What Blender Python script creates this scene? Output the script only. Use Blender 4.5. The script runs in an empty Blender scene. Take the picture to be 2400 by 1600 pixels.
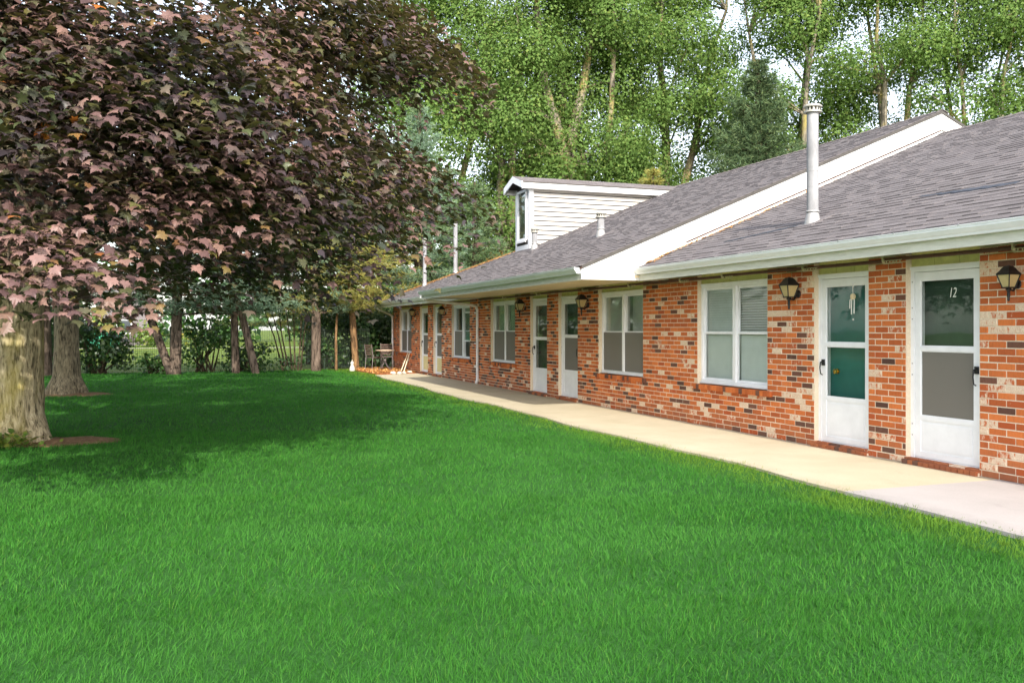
import bpy, math, random
import numpy as np
from mathutils import Vector, Matrix, noise as mnoise

# ------------------------------------------------------------------ camera, sky, sun, exposure
sc = bpy.context.scene
COL = sc.collection
random.seed(7)
RNG = np.random.default_rng(11)

cam_data = bpy.data.cameras.new('camera')
cam = bpy.data.objects.new('camera', cam_data)
COL.objects.link(cam)
sc.camera = cam
CAM_YAW = 20.217
cam.location = (0, 0, 1.45)
cam.rotation_euler = (math.radians(90), 0, math.radians(-CAM_YAW))
cam_data.sensor_width = 36
cam_data.lens = 31.84
cam_data.shift_y = -0.0123
cam_data.clip_start = 0.1
cam_data.clip_end = 2000

SUN_EL, SUN_ROT = 32.9, 189.0
world = bpy.data.worlds.new('World')
sc.world = world
world.use_nodes = True
wn = world.node_tree
bg = wn.nodes['Background']
sky = wn.nodes.new('ShaderNodeTexSky')
sky.sky_type = 'NISHITA'
sky.sun_disc = False
sky.sun_elevation = math.radians(SUN_EL)
sky.sun_rotation = math.radians(SUN_ROT)
sky.air_density = 1.0
sky.dust_density = 1.5
sky.ozone_density = 0.3
hs = wn.nodes.new('ShaderNodeHueSaturation')
hs.inputs['Saturation'].default_value = 0.5
wn.links.new(sky.outputs[0], hs.inputs['Color'])
wn.links.new(hs.outputs[0], bg.inputs[0])
bg.inputs[1].default_value = 0.15

sun_data = bpy.data.lights.new('sun', 'SUN')
sun_data.energy = 2.0
sun_data.angle = math.radians(0.5)
sun_data.color = (1.0, 0.93, 0.82)
sun = bpy.data.objects.new('sun', sun_data)
COL.objects.link(sun)
_el, _ro = math.radians(SUN_EL), math.radians(SUN_ROT)
SUN_DIR = Vector((math.sin(_ro) * math.cos(_el), math.cos(_ro) * math.cos(_el), math.sin(_el)))
sun.rotation_euler = SUN_DIR.to_track_quat('Z', 'Y').to_euler()

sc.view_settings.view_transform = 'Standard'
sc.view_settings.look = 'None'
sc.view_settings.exposure = 1.68
sc.view_settings.gamma = 1.0
sc.view_settings.use_curve_mapping = False
sc.render.engine = 'CYCLES'
sc.cycles.max_bounces = 8
sc.cycles.diffuse_bounces = 3
sc.cycles.glossy_bounces = 3
sc.cycles.transmission_bounces = 6
sc.cycles.transparent_max_bounces = 12
sc.cycles.use_denoising = True
sc.cycles.caustics_reflective = False
sc.cycles.caustics_refractive = False

# ------------------------------------------------------------------ materials
class NT:
    """small helper to wire a node material"""
    def __init__(self, name):
        self.m = bpy.data.materials.new(name)
        self.m.use_nodes = True
        self.t = self.m.node_tree
        self.t.nodes.clear()
        self.out = self.t.nodes.new('ShaderNodeOutputMaterial')
    def n(self, typ, **kw):
        nd = self.t.nodes.new('ShaderNode' + typ)
        for k, v in kw.items():
            if hasattr(nd, k):
                setattr(nd, k, v)
        return nd
    def l(self, a, b):
        self.t.links.new(a, b)
    def pos(self, scale=(1, 1, 1)):
        g = self.n('NewGeometry')
        if scale == (1, 1, 1):
            return g.outputs['Position']
        mp = self.n('VectorMath', operation='MULTIPLY')
        self.l(g.outputs['Position'], mp.inputs[0])
        mp.inputs[1].default_value = scale
        return mp.outputs[0]
    def noise(self, scale, vec=None, detail=4, rough=0.55, dist=0):
        nd = self.n('TexNoise')
        nd.inputs['Scale'].default_value = scale
        nd.inputs['Detail'].default_value = detail
        nd.inputs['Roughness'].default_value = rough
        nd.inputs['Distortion'].default_value = dist
        self.l(vec if vec is not None else self.pos(), nd.inputs['Vector'])
        return nd.outputs['Fac']
    def ramp(self, fac, stops):
        r = self.n('ValToRGB')
        els = r.color_ramp.elements
        while len(els) < len(stops):
            els.new(0.5)
        for e, (p, c) in zip(els, stops):
            e.position = p
            e.color = (*c, 1) if len(c) == 3 else c
        self.l(fac, r.inputs[0])
        return r.outputs[0]
    def fade(self, fac, a, b):
        """grey ramp between a and b"""
        mr = self.n('MapRange', clamp=True)
        self.l(fac, mr.inputs[0])
        mr.inputs[1].default_value = a
        mr.inputs[2].default_value = b
        return mr.outputs[0]
    def mix(self, fac, a, b, mode='MIX'):
        mx = self.n('MixRGB', blend_type=mode)
        for i, v in ((0, fac), (1, a), (2, b)):
            if isinstance(v, bpy.types.NodeSocket):
                self.l(v, mx.inputs[i])
            elif i == 0:
                mx.inputs[0].default_value = v
            else:
                mx.inputs[i].default_value = (*v, 1)
        return mx.outputs[0]
    def math(self, op, a, b=0.0):
        m = self.n('Math', operation=op)
        for i, v in ((0, a), (1, b)):
            if isinstance(v, bpy.types.NodeSocket):
                self.l(v, m.inputs[i])
            else:
                m.inputs[i].default_value = v
        return m.outputs[0]
    def rnd(self):
        """random value per piece: per object and per mesh island together"""
        o = self.n('ObjectInfo').outputs['Random']
        g = self.n('NewGeometry').outputs['Random Per Island']
        return self.math('FRACT', self.math('ADD', o, g))
    def bump(self, h, strength=0.3, dist=0.01):
        b = self.n('Bump')
        b.inputs['Strength'].default_value = strength
        b.inputs['Distance'].default_value = dist
        self.l(h, b.inputs['Height'])
        return b.outputs[0]
    def bsdf(self, color, rough=0.6, normal=None, spec=0.5, metal=0.0):
        p = self.n('BsdfPrincipled')
        if isinstance(color, bpy.types.NodeSocket):
            self.l(color, p.inputs['Base Color'])
        else:
            p.inputs['Base Color'].default_value = (*color, 1)
        if isinstance(rough, bpy.types.NodeSocket):
            self.l(rough, p.inputs['Roughness'])
        else:
            p.inputs['Roughness'].default_value = rough
        p.inputs['Specular IOR Level'].default_value = spec
        p.inputs['Metallic'].default_value = metal
        if normal is not None:
            self.l(normal, p.inputs['Normal'])
        return p.outputs[0]
    def done(self, shader):
        self.l(shader, self.out.inputs['Surface'])
        return self.m

M = {}

def plain(name, col, rough=0.5, var=0.08, scale=9.0, spec=0.4, metal=0.0, bump=0.0, streak=(1, 1, 1)):
    t = NT(name)
    f = t.noise(scale, t.pos(streak), 5, 0.6)
    lo = tuple(c * (1 - var) for c in col)
    hi = tuple(min(1, c * (1 + var)) for c in col)
    c = t.ramp(f, [(0.3, lo), (0.7, hi)])
    nm = t.bump(f, bump, 0.01) if bump else None
    M[name] = t.done(t.bsdf(c, rough, nm, spec, metal))
    return M[name]

plain('white_paint', (0.80, 0.81, 0.84), 0.45, 0.06, 5)
plain('gable_white', (0.66, 0.66, 0.65), 0.5, 0.03, 3)
plain('cream_paint', (0.72, 0.67, 0.47), 0.5, 0.1, 7)
plain('siding', (0.47, 0.445, 0.41), 0.5, 0.04, 4)
plain('soffit', (0.80, 0.65, 0.42), 0.55, 0.06, 5)
plain('fascia', (0.66, 0.65, 0.58), 0.6, 0.14, 12, streak=(1, .35, 3))
plain('gutter_white', (0.86, 0.87, 0.90), 0.4, 0.05, 6)
plain('head_panel', (0.66, 0.62, 0.26), 0.6, 0.14, 10)
plain('black_iron', (0.012, 0.012, 0.013), 0.42, 0.3, 20)
plain('galvanised', (0.27, 0.27, 0.28), 0.75, 0.28, 9, spec=0.2, metal=0.0, streak=(1, 1, .3))
plain('lead_flashing', (0.38, 0.375, 0.37), 0.5, 0.12, 12, metal=0.3)
plain('cap_metal', (0.40, 0.385, 0.34), 0.5, 0.15, 14, metal=0.2)
plain('brass', (0.72, 0.45, 0.10), 0.25, 0.1, 20, metal=1.0)
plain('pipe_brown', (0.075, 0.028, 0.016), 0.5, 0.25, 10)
plain('strap_metal', (0.55, 0.5, 0.36), 0.5, 0.3, 30)
plain('teal_door', (0.032, 0.155, 0.135), 0.4, 0.1, 4)
plain('dark_green_door', (0.05, 0.085, 0.06), 0.4, 0.2, 3)
plain('grey_door', (0.11, 0.105, 0.095), 0.5, 0.1, 3)
plain('brown_door', (0.10, 0.085, 0.05), 0.5, 0.1, 3)
plain('green_reflection', (0.02, 0.10, 0.03), 0.4, 0.4, 1.3, streak=(1, 1, 3))  # green lawn reflection painted onto the panel behind the glass
plain('room_dark', (0.07, 0.075, 0.065), 0.8, 0.3, 2)
plain('room_grey', (0.50, 0.53, 0.45), 0.8, 0.25, 2)
plain('blind', (0.80, 0.81, 0.79), 0.5, 0.05, 6)
plain('curtain', (0.42, 0.56, 0.42), 0.8, 0.35, 3, streak=(1, 4, .6))
plain('inner_panel', (0.66, 0.58, 0.30), 0.5, 0.08, 5)
plain('lamp_glass', (0.50, 0.40, 0.20), 0.3, 0.08, 30)
plain('bulb', (0.95, 0.85, 0.5), 0.3, 0.02, 30)
plain('steel_chair', (0.16, 0.14, 0.135), 0.35, 0.1, 20, metal=0.4)
plain('slat_wood', (0.10, 0.06, 0.045), 0.5, 0.3, 20)
plain('table_top', (0.62, 0.48, 0.34), 0.4, 0.15, 12)
plain('stone_pale', (0.55, 0.52, 0.44), 0.8, 0.2, 14, bump=0.3)
plain('mulch', (0.30, 0.10, 0.03), 0.9, 0.5, 40, bump=0.8)
plain('number_white', (0.85, 0.85, 0.82), 0.5, 0.01, 4)
plain('chime_cream', (0.75, 0.62, 0.40), 0.5, 0.1, 40)
plain('green_box', (0.02, 0.24, 0.13), 0.5, 0.1, 4)
plain('fence_wire', (0.02, 0.035, 0.02), 0.5, 0.2, 10)
plain('far_house', (0.15, 0.13, 0.135), 0.7, 0.05, 1)
plain('far_roof', (0.16, 0.14, 0.14), 0.8, 0.1, 2)
plain('far_window', (0.04, 0.05, 0.06), 0.2, 0.1, 2)
plain('tar', (0.045, 0.05, 0.065), 0.6, 0.3, 14)
plain('felt', (0.07, 0.065, 0.06), 0.8, 0.2, 14)

def mk_glass():
    t = NT('pane_glass')
    lw = t.n('LayerWeight')
    lw.inputs['Blend'].default_value = 0.12
    tr = t.n('BsdfTransparent')
    tr.inputs[0].default_value = (0.92, 0.95, 0.94, 1)
    gl = t.n('BsdfGlossy')
    gl.inputs['Roughness'].default_value = 0.03
    nz = t.noise(1.4, None, 2)
    t.l(t.bump(nz, 0.06, 0.05), gl.inputs['Normal'])
    mx = t.n('MixShader')
    t.l(t.math('ADD', t.math('MULTIPLY', lw.outputs['Fresnel'], 0.5), 0.03), mx.inputs[0])
    t.l(tr.outputs[0], mx.inputs[1])
    t.l(gl.outputs[0], mx.inputs[2])
    M['glass'] = t.done(mx.outputs[0])
    t = NT('insect_screen')
    tr = t.n('BsdfTransparent')
    tr.inputs[0].default_value = (1, 1, 1, 1)
    df = t.bsdf((0.23, 0.215, 0.19), 0.6)
    mx = t.n('MixShader')
    mx.inputs[0].default_value = 0.62
    t.l(tr.outputs[0], mx.inputs[1])
    t.l(df, mx.inputs[2])
    M['screen'] = t.done(mx.outputs[0])
mk_glass()

def mk_brick():
    for name, lo, hi in (('brick_red', (0.38, 0.088, 0.026), (0.64, 0.185, 0.050)),
                         ('brick_dark', (0.080, 0.040, 0.030), (0.170, 0.074, 0.048))):
        t = NT(name)
        r = t.rnd()
        base = t.ramp(r, [(0.0, lo), (0.5, tuple((a + b) / 2 for a, b in zip(lo, hi))), (1.0, hi)])
        streaks = t.noise(30, t.pos((1, 1.6, .35)), 4, 0.6)
        base = t.mix(t.math('MULTIPLY', t.fade(streaks, .45, .8), .35), base, tuple(c * .45 for c in lo))
        grit = t.noise(160, None, 3)
        base = t.mix(t.math('MULTIPLY', t.fade(grit, .4, .7), .14), base, tuple(min(1, c * 1.5 + .04) for c in hi))
        # pale efflorescence low on the wall
        bloom = t.noise(2.3, None, 4, .65)
        base = t.mix(t.math('MULTIPLY', t.fade(bloom, .58, .8), .20), base, (.55, .40, .32))
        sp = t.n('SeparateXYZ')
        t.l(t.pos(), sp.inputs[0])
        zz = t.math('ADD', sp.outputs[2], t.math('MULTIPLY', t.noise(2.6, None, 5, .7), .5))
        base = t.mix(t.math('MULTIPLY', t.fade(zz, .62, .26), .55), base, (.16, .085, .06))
        M[name] = t.done(t.bsdf(base, 0.85, t.bump(grit, .35, .004), .25))
    t = NT('brick_washed')
    r = t.rnd()
    red = t.ramp(r, [(0, (0.40, 0.09, 0.03)), (1, (0.55, 0.15, 0.05))])
    off = t.n('CombineXYZ')
    t.l(t.math('MULTIPLY', r, 30), off.inputs[0])
    va = t.n('VectorMath', operation='ADD')
    t.l(t.pos((1, 1.0, .45)), va.inputs[0])
    t.l(off.outputs[0], va.inputs[1])
    nz = t.noise(24, va.outputs[0], 5, .7, .4)
    nz2 = t.noise(110, va.outputs[0], 3, .6)
    nn = t.math('ADD', nz, t.math('MULTIPLY', t.math('SUBTRACT', r, .5), .35))
    msk = t.fade(nn, .45, .56)
    cream = t.ramp(nz2, [(.3, (.78, .66, .51)), (.7, (.58, .38, .26))])
    c = t.mix(msk, red, cream)
    M['brick_washed'] = t.done(t.bsdf(c, 0.9, t.bump(nz2, .4, .004), .2))
    t = NT('mortar')
    nz = t.noise(60, None, 5, .7)
    c = t.ramp(nz, [(.3, (.62, .51, .38)), (.7, (.80, .69, .54))])
    M['mortar'] = t.done(t.bsdf(c, .95, t.bump(nz, .6, .005), .1))
mk_brick()

def mk_shingle():
    t = NT('shingle')
    r = t.rnd()
    base = t.ramp(r, [(0, (.105, .095, .096)), (.45, (.130, .118, .119)), (1, (.156, .142, .143))])
    big = t.noise(.9, None, 4, .6)
    base = t.mix(t.math('MULTIPLY', t.fade(big, .45, .75), .35), base, (.14, .12, .12))
    g = t.noise(220, None, 2, .7)
    base = t.mix(t.math('MULTIPLY', t.fade(g, .4, .65), .4), base, (.27, .235, .24))
    g2 = t.noise(150, t.pos((1.1, .9, 1)), 2, .7)
    base = t.mix(t.math('MULTIPLY', t.fade(g2, .55, .75), .4), base, (.07, .06, .06))
    M['shingle'] = t.done(t.bsdf(base, .9, t.bump(g, .5, .004), .25))
    # roof deck carrying fallen needles near the rakes
    t = NT('needle_litter')
    r = t.rnd()
    c = t.ramp(r, [(0, (.32, .13, .03)), (.6, (.50, .25, .07)), (1, (.62, .36, .14))])
    M['needle_litter'] = t.done(t.bsdf(c, .9))
mk_shingle()

def mk_concrete(name, a, b, speck, joints=False):
    t = NT(name)
    big = t.noise(1.3, None, 5, .6)
    c = t.ramp(big, [(.3, a), (.72, b)])
    fine = t.noise(90, None, 3, .7)
    c = t.mix(t.math('MULTIPLY', t.fade(fine, .54, .7), speck), c, tuple(x * .45 for x in a))
    c = t.mix(t.math('MULTIPLY', t.fade(fine, .46, .3), speck * .6), c, tuple(min(1, x * 1.25) for x in b))
    st = t.noise(3.7, t.pos((1, .5, 1)), 6, .7, .5)
    c = t.mix(t.math('MULTIPLY', t.fade(st, .58, .75), .30), c, tuple(x * .6 for x in a))
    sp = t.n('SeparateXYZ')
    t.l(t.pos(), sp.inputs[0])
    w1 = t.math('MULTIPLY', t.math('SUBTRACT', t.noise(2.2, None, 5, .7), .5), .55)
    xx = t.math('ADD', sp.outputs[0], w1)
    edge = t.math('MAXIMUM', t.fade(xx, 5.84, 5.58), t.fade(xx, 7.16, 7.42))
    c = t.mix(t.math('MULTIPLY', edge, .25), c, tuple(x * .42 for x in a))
    M[name] = t.done(t.bsdf(c, .9, t.bump(fine, .35, .004), .2))
mk_concrete('concrete_old', (.46, .40, .28), (.55, .485, .355), .5)
mk_concrete('concrete_new', (.40, .37, .355), (.46, .425, .41), .2)

def mk_leaf(name, stops, rough=.45, trans=.3, tcol=None, spec=.5, backcol=None, dark=None):
    t = NT(name)
    r = t.rnd()
    c = t.ramp(r, stops)
    if dark:
        vein = t.noise(34, None, 3, .6, .8)
        c = t.mix(t.math('MULTIPLY', t.fade(vein, .42, .66), .55), c, t.mix(.5, c, (.02, .014, .016)))
        nz = t.noise(.75, None, 3, .55)
        c = t.mix(t.fade(nz, .48, .60), c, t.ramp(r, dark))  # dark clumps painted into the leaf colour to deepen the crown's shadow
    if backcol:
        g = t.n('NewGeometry')
        c = t.mix(g.outputs['Backfacing'], c, t.mix(.75, c, backcol))
    p = t.bsdf(c, rough, None, spec)
    if trans:
        tl = t.n('BsdfTranslucent')
        if tcol:
            t.l(t.mix(.6, c, tcol), tl.inputs[0])
        else:
            t.l(c, tl.inputs[0])
        mx = t.n('MixShader')
        mx.inputs[0].default_value = trans
        t.l(p, mx.inputs[1])
        t.l(tl.outputs[0], mx.inputs[2])
        p = mx.outputs[0]
    M[name] = t.done(p)

mk_leaf('maple_leaf', [(0, (.085, .048, .050)), (.30, (.155, .088, .082)), (.60, (.27, .158, .138)), (.74, (.18, .105, .078)),
                       (.86, (.065, .068, .034)), (.96, (.15, .13, .036)), (.997, (.19, .09, .045)), (1, (.42, .13, .02))],
        .46, .16, (.26, .22, .03), .4, (.040, .060, .026),
        [(0, (.026, .020, .025)), (.4, (.058, .042, .048)), (.7, (.040, .054, .030)), (1, (.075, .088, .034))])
mk_leaf('dead_leaf', [(0, (.45, .12, .02)), (1, (.62, .24, .04))], .6, .2)
mk_leaf('cottonwood_leaf', [(0, (.095, .170, .040)), (.5, (.130, .220, .054)), (.85, (.165, .255, .070)), (1, (.21, .27, .065))],
        .7, .40, (.16, .26, .04), .12)
mk_leaf('dark_shrub_leaf', [(0, (.018, .050, .016)), (.6, (.035, .085, .022)), (1, (.075, .13, .03))], .4, .25, (.08, .16, .02), .5)
mk_leaf('bright_shrub_leaf', [(0, (.03, .085, .022)), (.6, (.05, .13, .03)), (1, (.09, .18, .04))], .4, .3, (.1, .2, .02), .5)
mk_leaf('autumn_shrub_leaf', [(0, (.05, .09, .02)), (.5, (.14, .14, .03)), (.8, (.26, .16, .03)), (1, (.3, .08, .02))], .5, .3)
mk_leaf('needle_blue', [(0, (.11, .19, .12)), (.6, (.20, .31, .20)), (1, (.30, .37, .23))], .5, .2, None, .4)
mk_leaf('needle_gold', [(0, (.16, .19, .05)), (.5, (.32, .33, .085)), (.85, (.42, .37, .10)), (1, (.46, .28, .06))], .5, .25, None, .4)
mk_leaf('needle_brown', [(0, (.15, .12, .06)), (.5, (.22, .20, .10)), (1, (.20, .24, .14))], .6, .15, None, .3)
mk_leaf('needle_spruce', [(0, (.060, .105, .048)), (.6, (.105, .165, .078)), (1, (.18, .23, .095))], .6, .2, None, .2)
mk_leaf('needle_green', [(0, (.09, .165, .075)), (.6, (.16, .25, .115)), (1, (.25, .32, .13))], .5, .2, None, .4)
mk_leaf('weed_leaf', [(0, (.08, .16, .02)), (.7, (.16, .24, .03)), (1, (.34, .28, .05))], .5, .3)

def mk_bark(name, a, b, moss=None, vs=.16, scale=16):
    t = NT(name)
    v = t.pos((1, 1, vs))
    n1 = t.noise(scale, v, 6, .65, .6)
    c = t.ramp(n1, [(.36, tuple(x * .22 for x in a)), (.49, a), (.68, b)])
    if moss:
        n2 = t.noise(1.7, t.pos((1, 1, .5)), 4, .6)
        c = t.mix(t.math('MULTIPLY', t.fade(n2, .46, .66), .75), c, moss)
    M[name] = t.done(t.bsdf(c, .92, t.bump(n1, .9, .03), .15))
mk_bark('bark_maple', (.36, .30, .19), (.60, .52, .36), (.42, .35, .08), .2, 30)
mk_bark('bark_maple_rear', (.17, .14, .09), (.34, .28, .18), None, .2, 26)
mk_bark('bark_pine', (.115, .085, .065), (.22, .165, .13), None, .25, 12)
mk_bark('bark_orange', (.17, .10, .05), (.31, .185, .085), None, .25, 10)
mk_bark('bark_cottonwood', (.19, .165, .13), (.32, .28, .215), (.34, .28, .08), .2, 5)
mk_bark('bark_dark', (.06, .045, .03), (.11, .085, .05), None, .25, 12)

def mk_ground():
    t = NT('lawn_soil')
    n1 = t.noise(.55, None, 5, .6)
    n2 = t.noise(45, None, 3, .7)
    c = t.ramp(n1, [(.3, (.024, .090, .017)), (.7, (.040, .135, .025))])
    c = t.mix(t.math('MULTIPLY', t.fade(n2, .45, .7), .5), c, (.016, .05, .012))
    M['lawn'] = t.done(t.bsdf(c, .9, t.bump(n2, .6, .03), .1))
    t = NT('field_grass')
    n1 = t.noise(.09, t.pos((1, 2.5, 1)), 5, .6)
    n2 = t.noise(8, None, 4, .7)
    c = t.ramp(n1, [(.3, (.065, .115, .020)), (.55, (.13, .18, .026)), (.75, (.19, .22, .035))])
    c = t.mix(t.math('MULTIPLY', t.fade(n2, .4, .7), .35), c, (.07, .11, .02))
    M['field'] = t.done(t.bsdf(c, .95, None, .1))
    # blades
    t = NT('grass_blade')
    r = t.rnd()
    c = t.ramp(r, [(0, (.034, .144, .017)), (.5, (.045, .190, .022)), (.9, (.063, .228, .032)), (1, (.105, .240, .036))])
    pt = t.noise(.42, t.pos((1, 1, 1)), 4, .62)
    c = t.mix(t.math('MULTIPLY', t.fade(pt, .44, .66), .55), c, (.075, .238, .042))
    pt2 = t.noise(1.9, None, 3, .6)
    c = t.mix(t.math('MULTIPLY', t.fade(pt2, .50, .70), .45), c, (.034, .140, .015))
    # sunlit strip painted as yellower turf along the edge of the slab
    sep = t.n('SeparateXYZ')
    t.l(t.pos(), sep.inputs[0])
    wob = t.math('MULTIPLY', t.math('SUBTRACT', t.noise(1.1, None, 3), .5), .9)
    sun_strip = t.fade(t.math('ADD', sep.outputs[0], wob), 4.95, 5.75)
    c = t.mix(t.math('MULTIPLY', sun_strip, .75), c, (.20, .29, .025))
    p = t.bsdf(c, .7, None, .12)
    tl = t.n('BsdfTranslucent')
    t.l(c, tl.inputs[0])
    mx = t.n('MixShader')
    mx.inputs[0].default_value = .4
    t.l(p, mx.inputs[1])
    t.l(tl.outputs[0], mx.inputs[2])
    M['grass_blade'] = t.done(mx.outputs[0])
    t = NT('bare_earth')
    n2 = t.noise(14, t.pos((1, 1, 1)), 6, .7, .6)
    c = t.ramp(n2, [(.3, (.12, .07, .035)), (.55, (.24, .15, .085)), (.75, (.36, .25, .15))])
    M['earth'] = t.done(t.bsdf(c, .95, t.bump(n2, .8, .03), .1))
    plain('path_pale', (.62, .56, .44), .9, .06, 2)
mk_ground()

# ------------------------------------------------------------------ mesh helpers
def link_mesh(name, me, mats, parent=None):
    for m in (mats if isinstance(mats, (list, tuple)) else [mats]):
        me.materials.append(M[m] if isinstance(m, str) else m)
    o = bpy.data.objects.new(name, me)
    COL.objects.link(o)
    if parent is not None:
        set_parent(o, parent)
    return o

def world_loc(o):
    v = Vector((0, 0, 0))
    while o is not None:
        v += o.location if o.parent is None or o.matrix_parent_inverse == Matrix() else o.location
        o = o.parent
    return v

ROOT_OF = {}
def set_parent(o, p):
    """meshes are written in the root's own frame shifted to world; only the root Empty carries an offset"""
    o.parent = p

class MB:
    """collects shapes, builds ONE mesh object"""
    def __init__(self):
        self.v, self.f, self.mi, self.sm = [], [], [], []
    def add(self, vs, fs, mi=0, smooth=False):
        b = len(self.v)
        self.v += [tuple(p) for p in vs]
        for f in fs:
            self.f.append(tuple(i + b for i in f))
            self.mi.append(mi)
            self.sm.append(smooth)
        return self
    def box(self, x0, x1, y0, y1, z0, z1, mi=0):
        vs = [(x0, y0, z0), (x1, y0, z0), (x1, y1, z0), (x0, y1, z0), (x0, y0, z1), (x1, y0, z1), (x1, y1, z1), (x0, y1, z1)]
        return self.hexa(vs, mi)
    def hexa(self, vs, mi=0):
        return self.add(vs, [(0, 3, 2, 1), (4, 5, 6, 7), (0, 1, 5, 4), (1, 2, 6, 5), (2, 3, 7, 6), (3, 0, 4, 7)], mi)
    def prism(self, poly, axis, a, b, mi=0):
        """extrude a polygon given in the two other axes, from a to b along axis (0,1,2)"""
        n = len(poly)
        def pt(p, t):
            q = list(p)
            q.insert(axis, t)
            return tuple(q)
        vs = [pt(p, a) for p in poly] + [pt(p, b) for p in poly]
        fs = [tuple(range(n))[::-1], tuple(range(n, 2 * n))]
        fs += [(i, (i + 1) % n, n + (i + 1) % n, n + i) for i in range(n)]
        return self.add(vs, fs, mi)
    def tube(self, pts, rad, n=8, mi=0, caps=True, squash=None):
        pts = [Vector(p) for p in pts]
        if not isinstance(rad, (list, tuple)):
            rad = [rad] * len(pts)
        vs, fs = [], []
        prev = None
        for i, p in enumerate(pts):
            if i == 0: d = pts[1] - pts[0]
            elif i == len(pts) - 1: d = pts[-1] - pts[-2]
            else: d = (pts[i + 1] - pts[i]).normalized() + (pts[i] - pts[i - 1]).normalized()
            d.normalize()
            if prev is None:
                ref = Vector((0, 0, 1)) if abs(d.z) < .9 else Vector((1, 0, 0))
                u = d.cross(ref).normalized()
            else:
                u = (prev - d * prev.dot(d)).normalized()
            w = d.cross(u)
            prev = u
            for k in range(n):
                a = 2 * math.pi * k / n
                vs.append(p + u * (math.cos(a) * rad[i]) + w * (math.sin(a) * rad[i]))
        for i in range(len(pts) - 1):
            for k in range(n):
                fs.append((i * n + k, i * n + (k + 1) % n, (i + 1) * n + (k + 1) % n, (i + 1) * n + k))
        self.add(vs, fs, mi, True)
        if caps:
            b = len(self.v) - len(vs)
            self.f.append(tuple(b + k for k in range(n))[::-1]); self.mi.append(mi); self.sm.append(False)
            e = b + (len(pts) - 1) * n
            self.f.append(tuple(e + k for k in range(n))); self.mi.append(mi); self.sm.append(False)
        return self
    def lathe(self, prof, c=(0, 0, 0), n=16, mi=0, smooth=True, rot=0.0):
        vs, fs = [], []
        for r, z in prof:
            for k in range(n):
                a = 2 * math.pi * k / n + rot
                vs.append((c[0] + r * math.cos(a), c[1] + r * math.sin(a), c[2] + z))
        for i in range(len(prof) - 1):
            for k in range(n):
                fs.append((i * n + k, i * n + (k + 1) % n, (i + 1) * n + (k + 1) % n, (i + 1) * n + k))
        fs.append(tuple(range(n))[::-1])
        fs.append(tuple((len(prof) - 1) * n + k for k in range(n)))
        return self.add(vs, fs, mi, smooth)
    def build(self, name, mats, parent=None, sharp=40):
        me = bpy.data.meshes.new(name)
        me.from_pydata(self.v, [], self.f)
        me.polygons.foreach_set('material_index', self.mi)
        if any(self.sm):
            me.polygons.foreach_set('use_smooth', self.sm)
            me.update()
            me.set_sharp_from_angle(angle=math.radians(sharp))
        me.update()
        return link_mesh(name, me, mats, parent)

def np_mesh(name, verts, faces, mats, parent=None, smooth=False, mat_idx=None):
    """verts (n,3), faces (m,k) all of one size k"""
    me = bpy.data.meshes.new(name)
    verts = np.ascontiguousarray(verts, dtype=np.float32)
    faces = np.ascontiguousarray(faces, dtype=np.int32)
    m, k = faces.shape
    me.vertices.add(len(verts))
    me.vertices.foreach_set('co', verts.ravel())
    me.loops.add(m * k)
    me.loops.foreach_set('vertex_index', faces.ravel())
    me.polygons.add(m)
    me.polygons.foreach_set('loop_start', np.arange(0, m * k, k, dtype=np.int32))
    if mat_idx is not None:
        me.polygons.foreach_set('material_index', np.asarray(mat_idx, dtype=np.int32))
    if smooth:
        me.polygons.foreach_set('use_smooth', np.ones(m, dtype=bool))
    me.update(calc_edges=True)
    return link_mesh(name, me, mats, parent)

def unit(a):
    return a / np.maximum(np.linalg.norm(a, axis=-1, keepdims=True), 1e-9)

def scatter(P, N, T, S, tmpl, tris, curl=None):
    """copies of a template (x across, y along T, z along N) at P"""
    N = unit(N)
    T = unit(T - N * np.sum(T * N, -1, keepdims=True))
    B = np.cross(T, N)
    k = len(tmpl)
    tz = np.broadcast_to(tmpl[:, 2], (len(P), k))
    if curl is not None:
        tz = tz * curl[:, None]
    V = P[:, None, :] + S[:, None, None] * (tmpl[None, :, 0, None] * B[:, None, :] + tmpl[None, :, 1, None] * T[:, None, :] + tz[..., None] * N[:, None, :])
    F = tris[None] + (np.arange(len(P)) * k)[:, None, None]
    return V.reshape(-1, 3), F.reshape(-1, tris.shape[1])

def thing(name, label, cat, loc=(0, 0, 0), group=None):
    o = bpy.data.objects.new(name, None)
    COL.objects.link(o)
    o.empty_display_size = .2
    o.location = loc
    o['label'] = label
    o['category'] = cat
    if group:
        o['group'] = group
    return o

def tag(o, label, cat, group=None):
    o['label'] = label
    o['category'] = cat
    if group:
        o['group'] = group
    return o

def stuff(o):
    o['kind'] = 'stuff'
    return o

def copy_tree(o, parent=None):
    c = o.copy()
    COL.objects.link(c)
    if parent is not None:
        c.parent = parent
    for ch in list(o.children):
        copy_tree(ch, c)
    return c

_c, _s = math.cos(math.radians(CAM_YAW)), math.sin(math.radians(CAM_YAW))
def depth_of(x, y):
    return y * _c + x * _s
def in_view(x, y, z, margin=.04):
    """whether a world point lies in the photographed field; used only to choose which pieces get an object of their own"""
    d = depth_of(x, y)
    if d < .5: return False
    u = (x * _c - y * _s) / d * 31.84 / 36
    w = (z - 1.45) / d * 31.84 / 36
    return abs(u) < .5 + margin and -.346 - margin < w < .322 + margin

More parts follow.
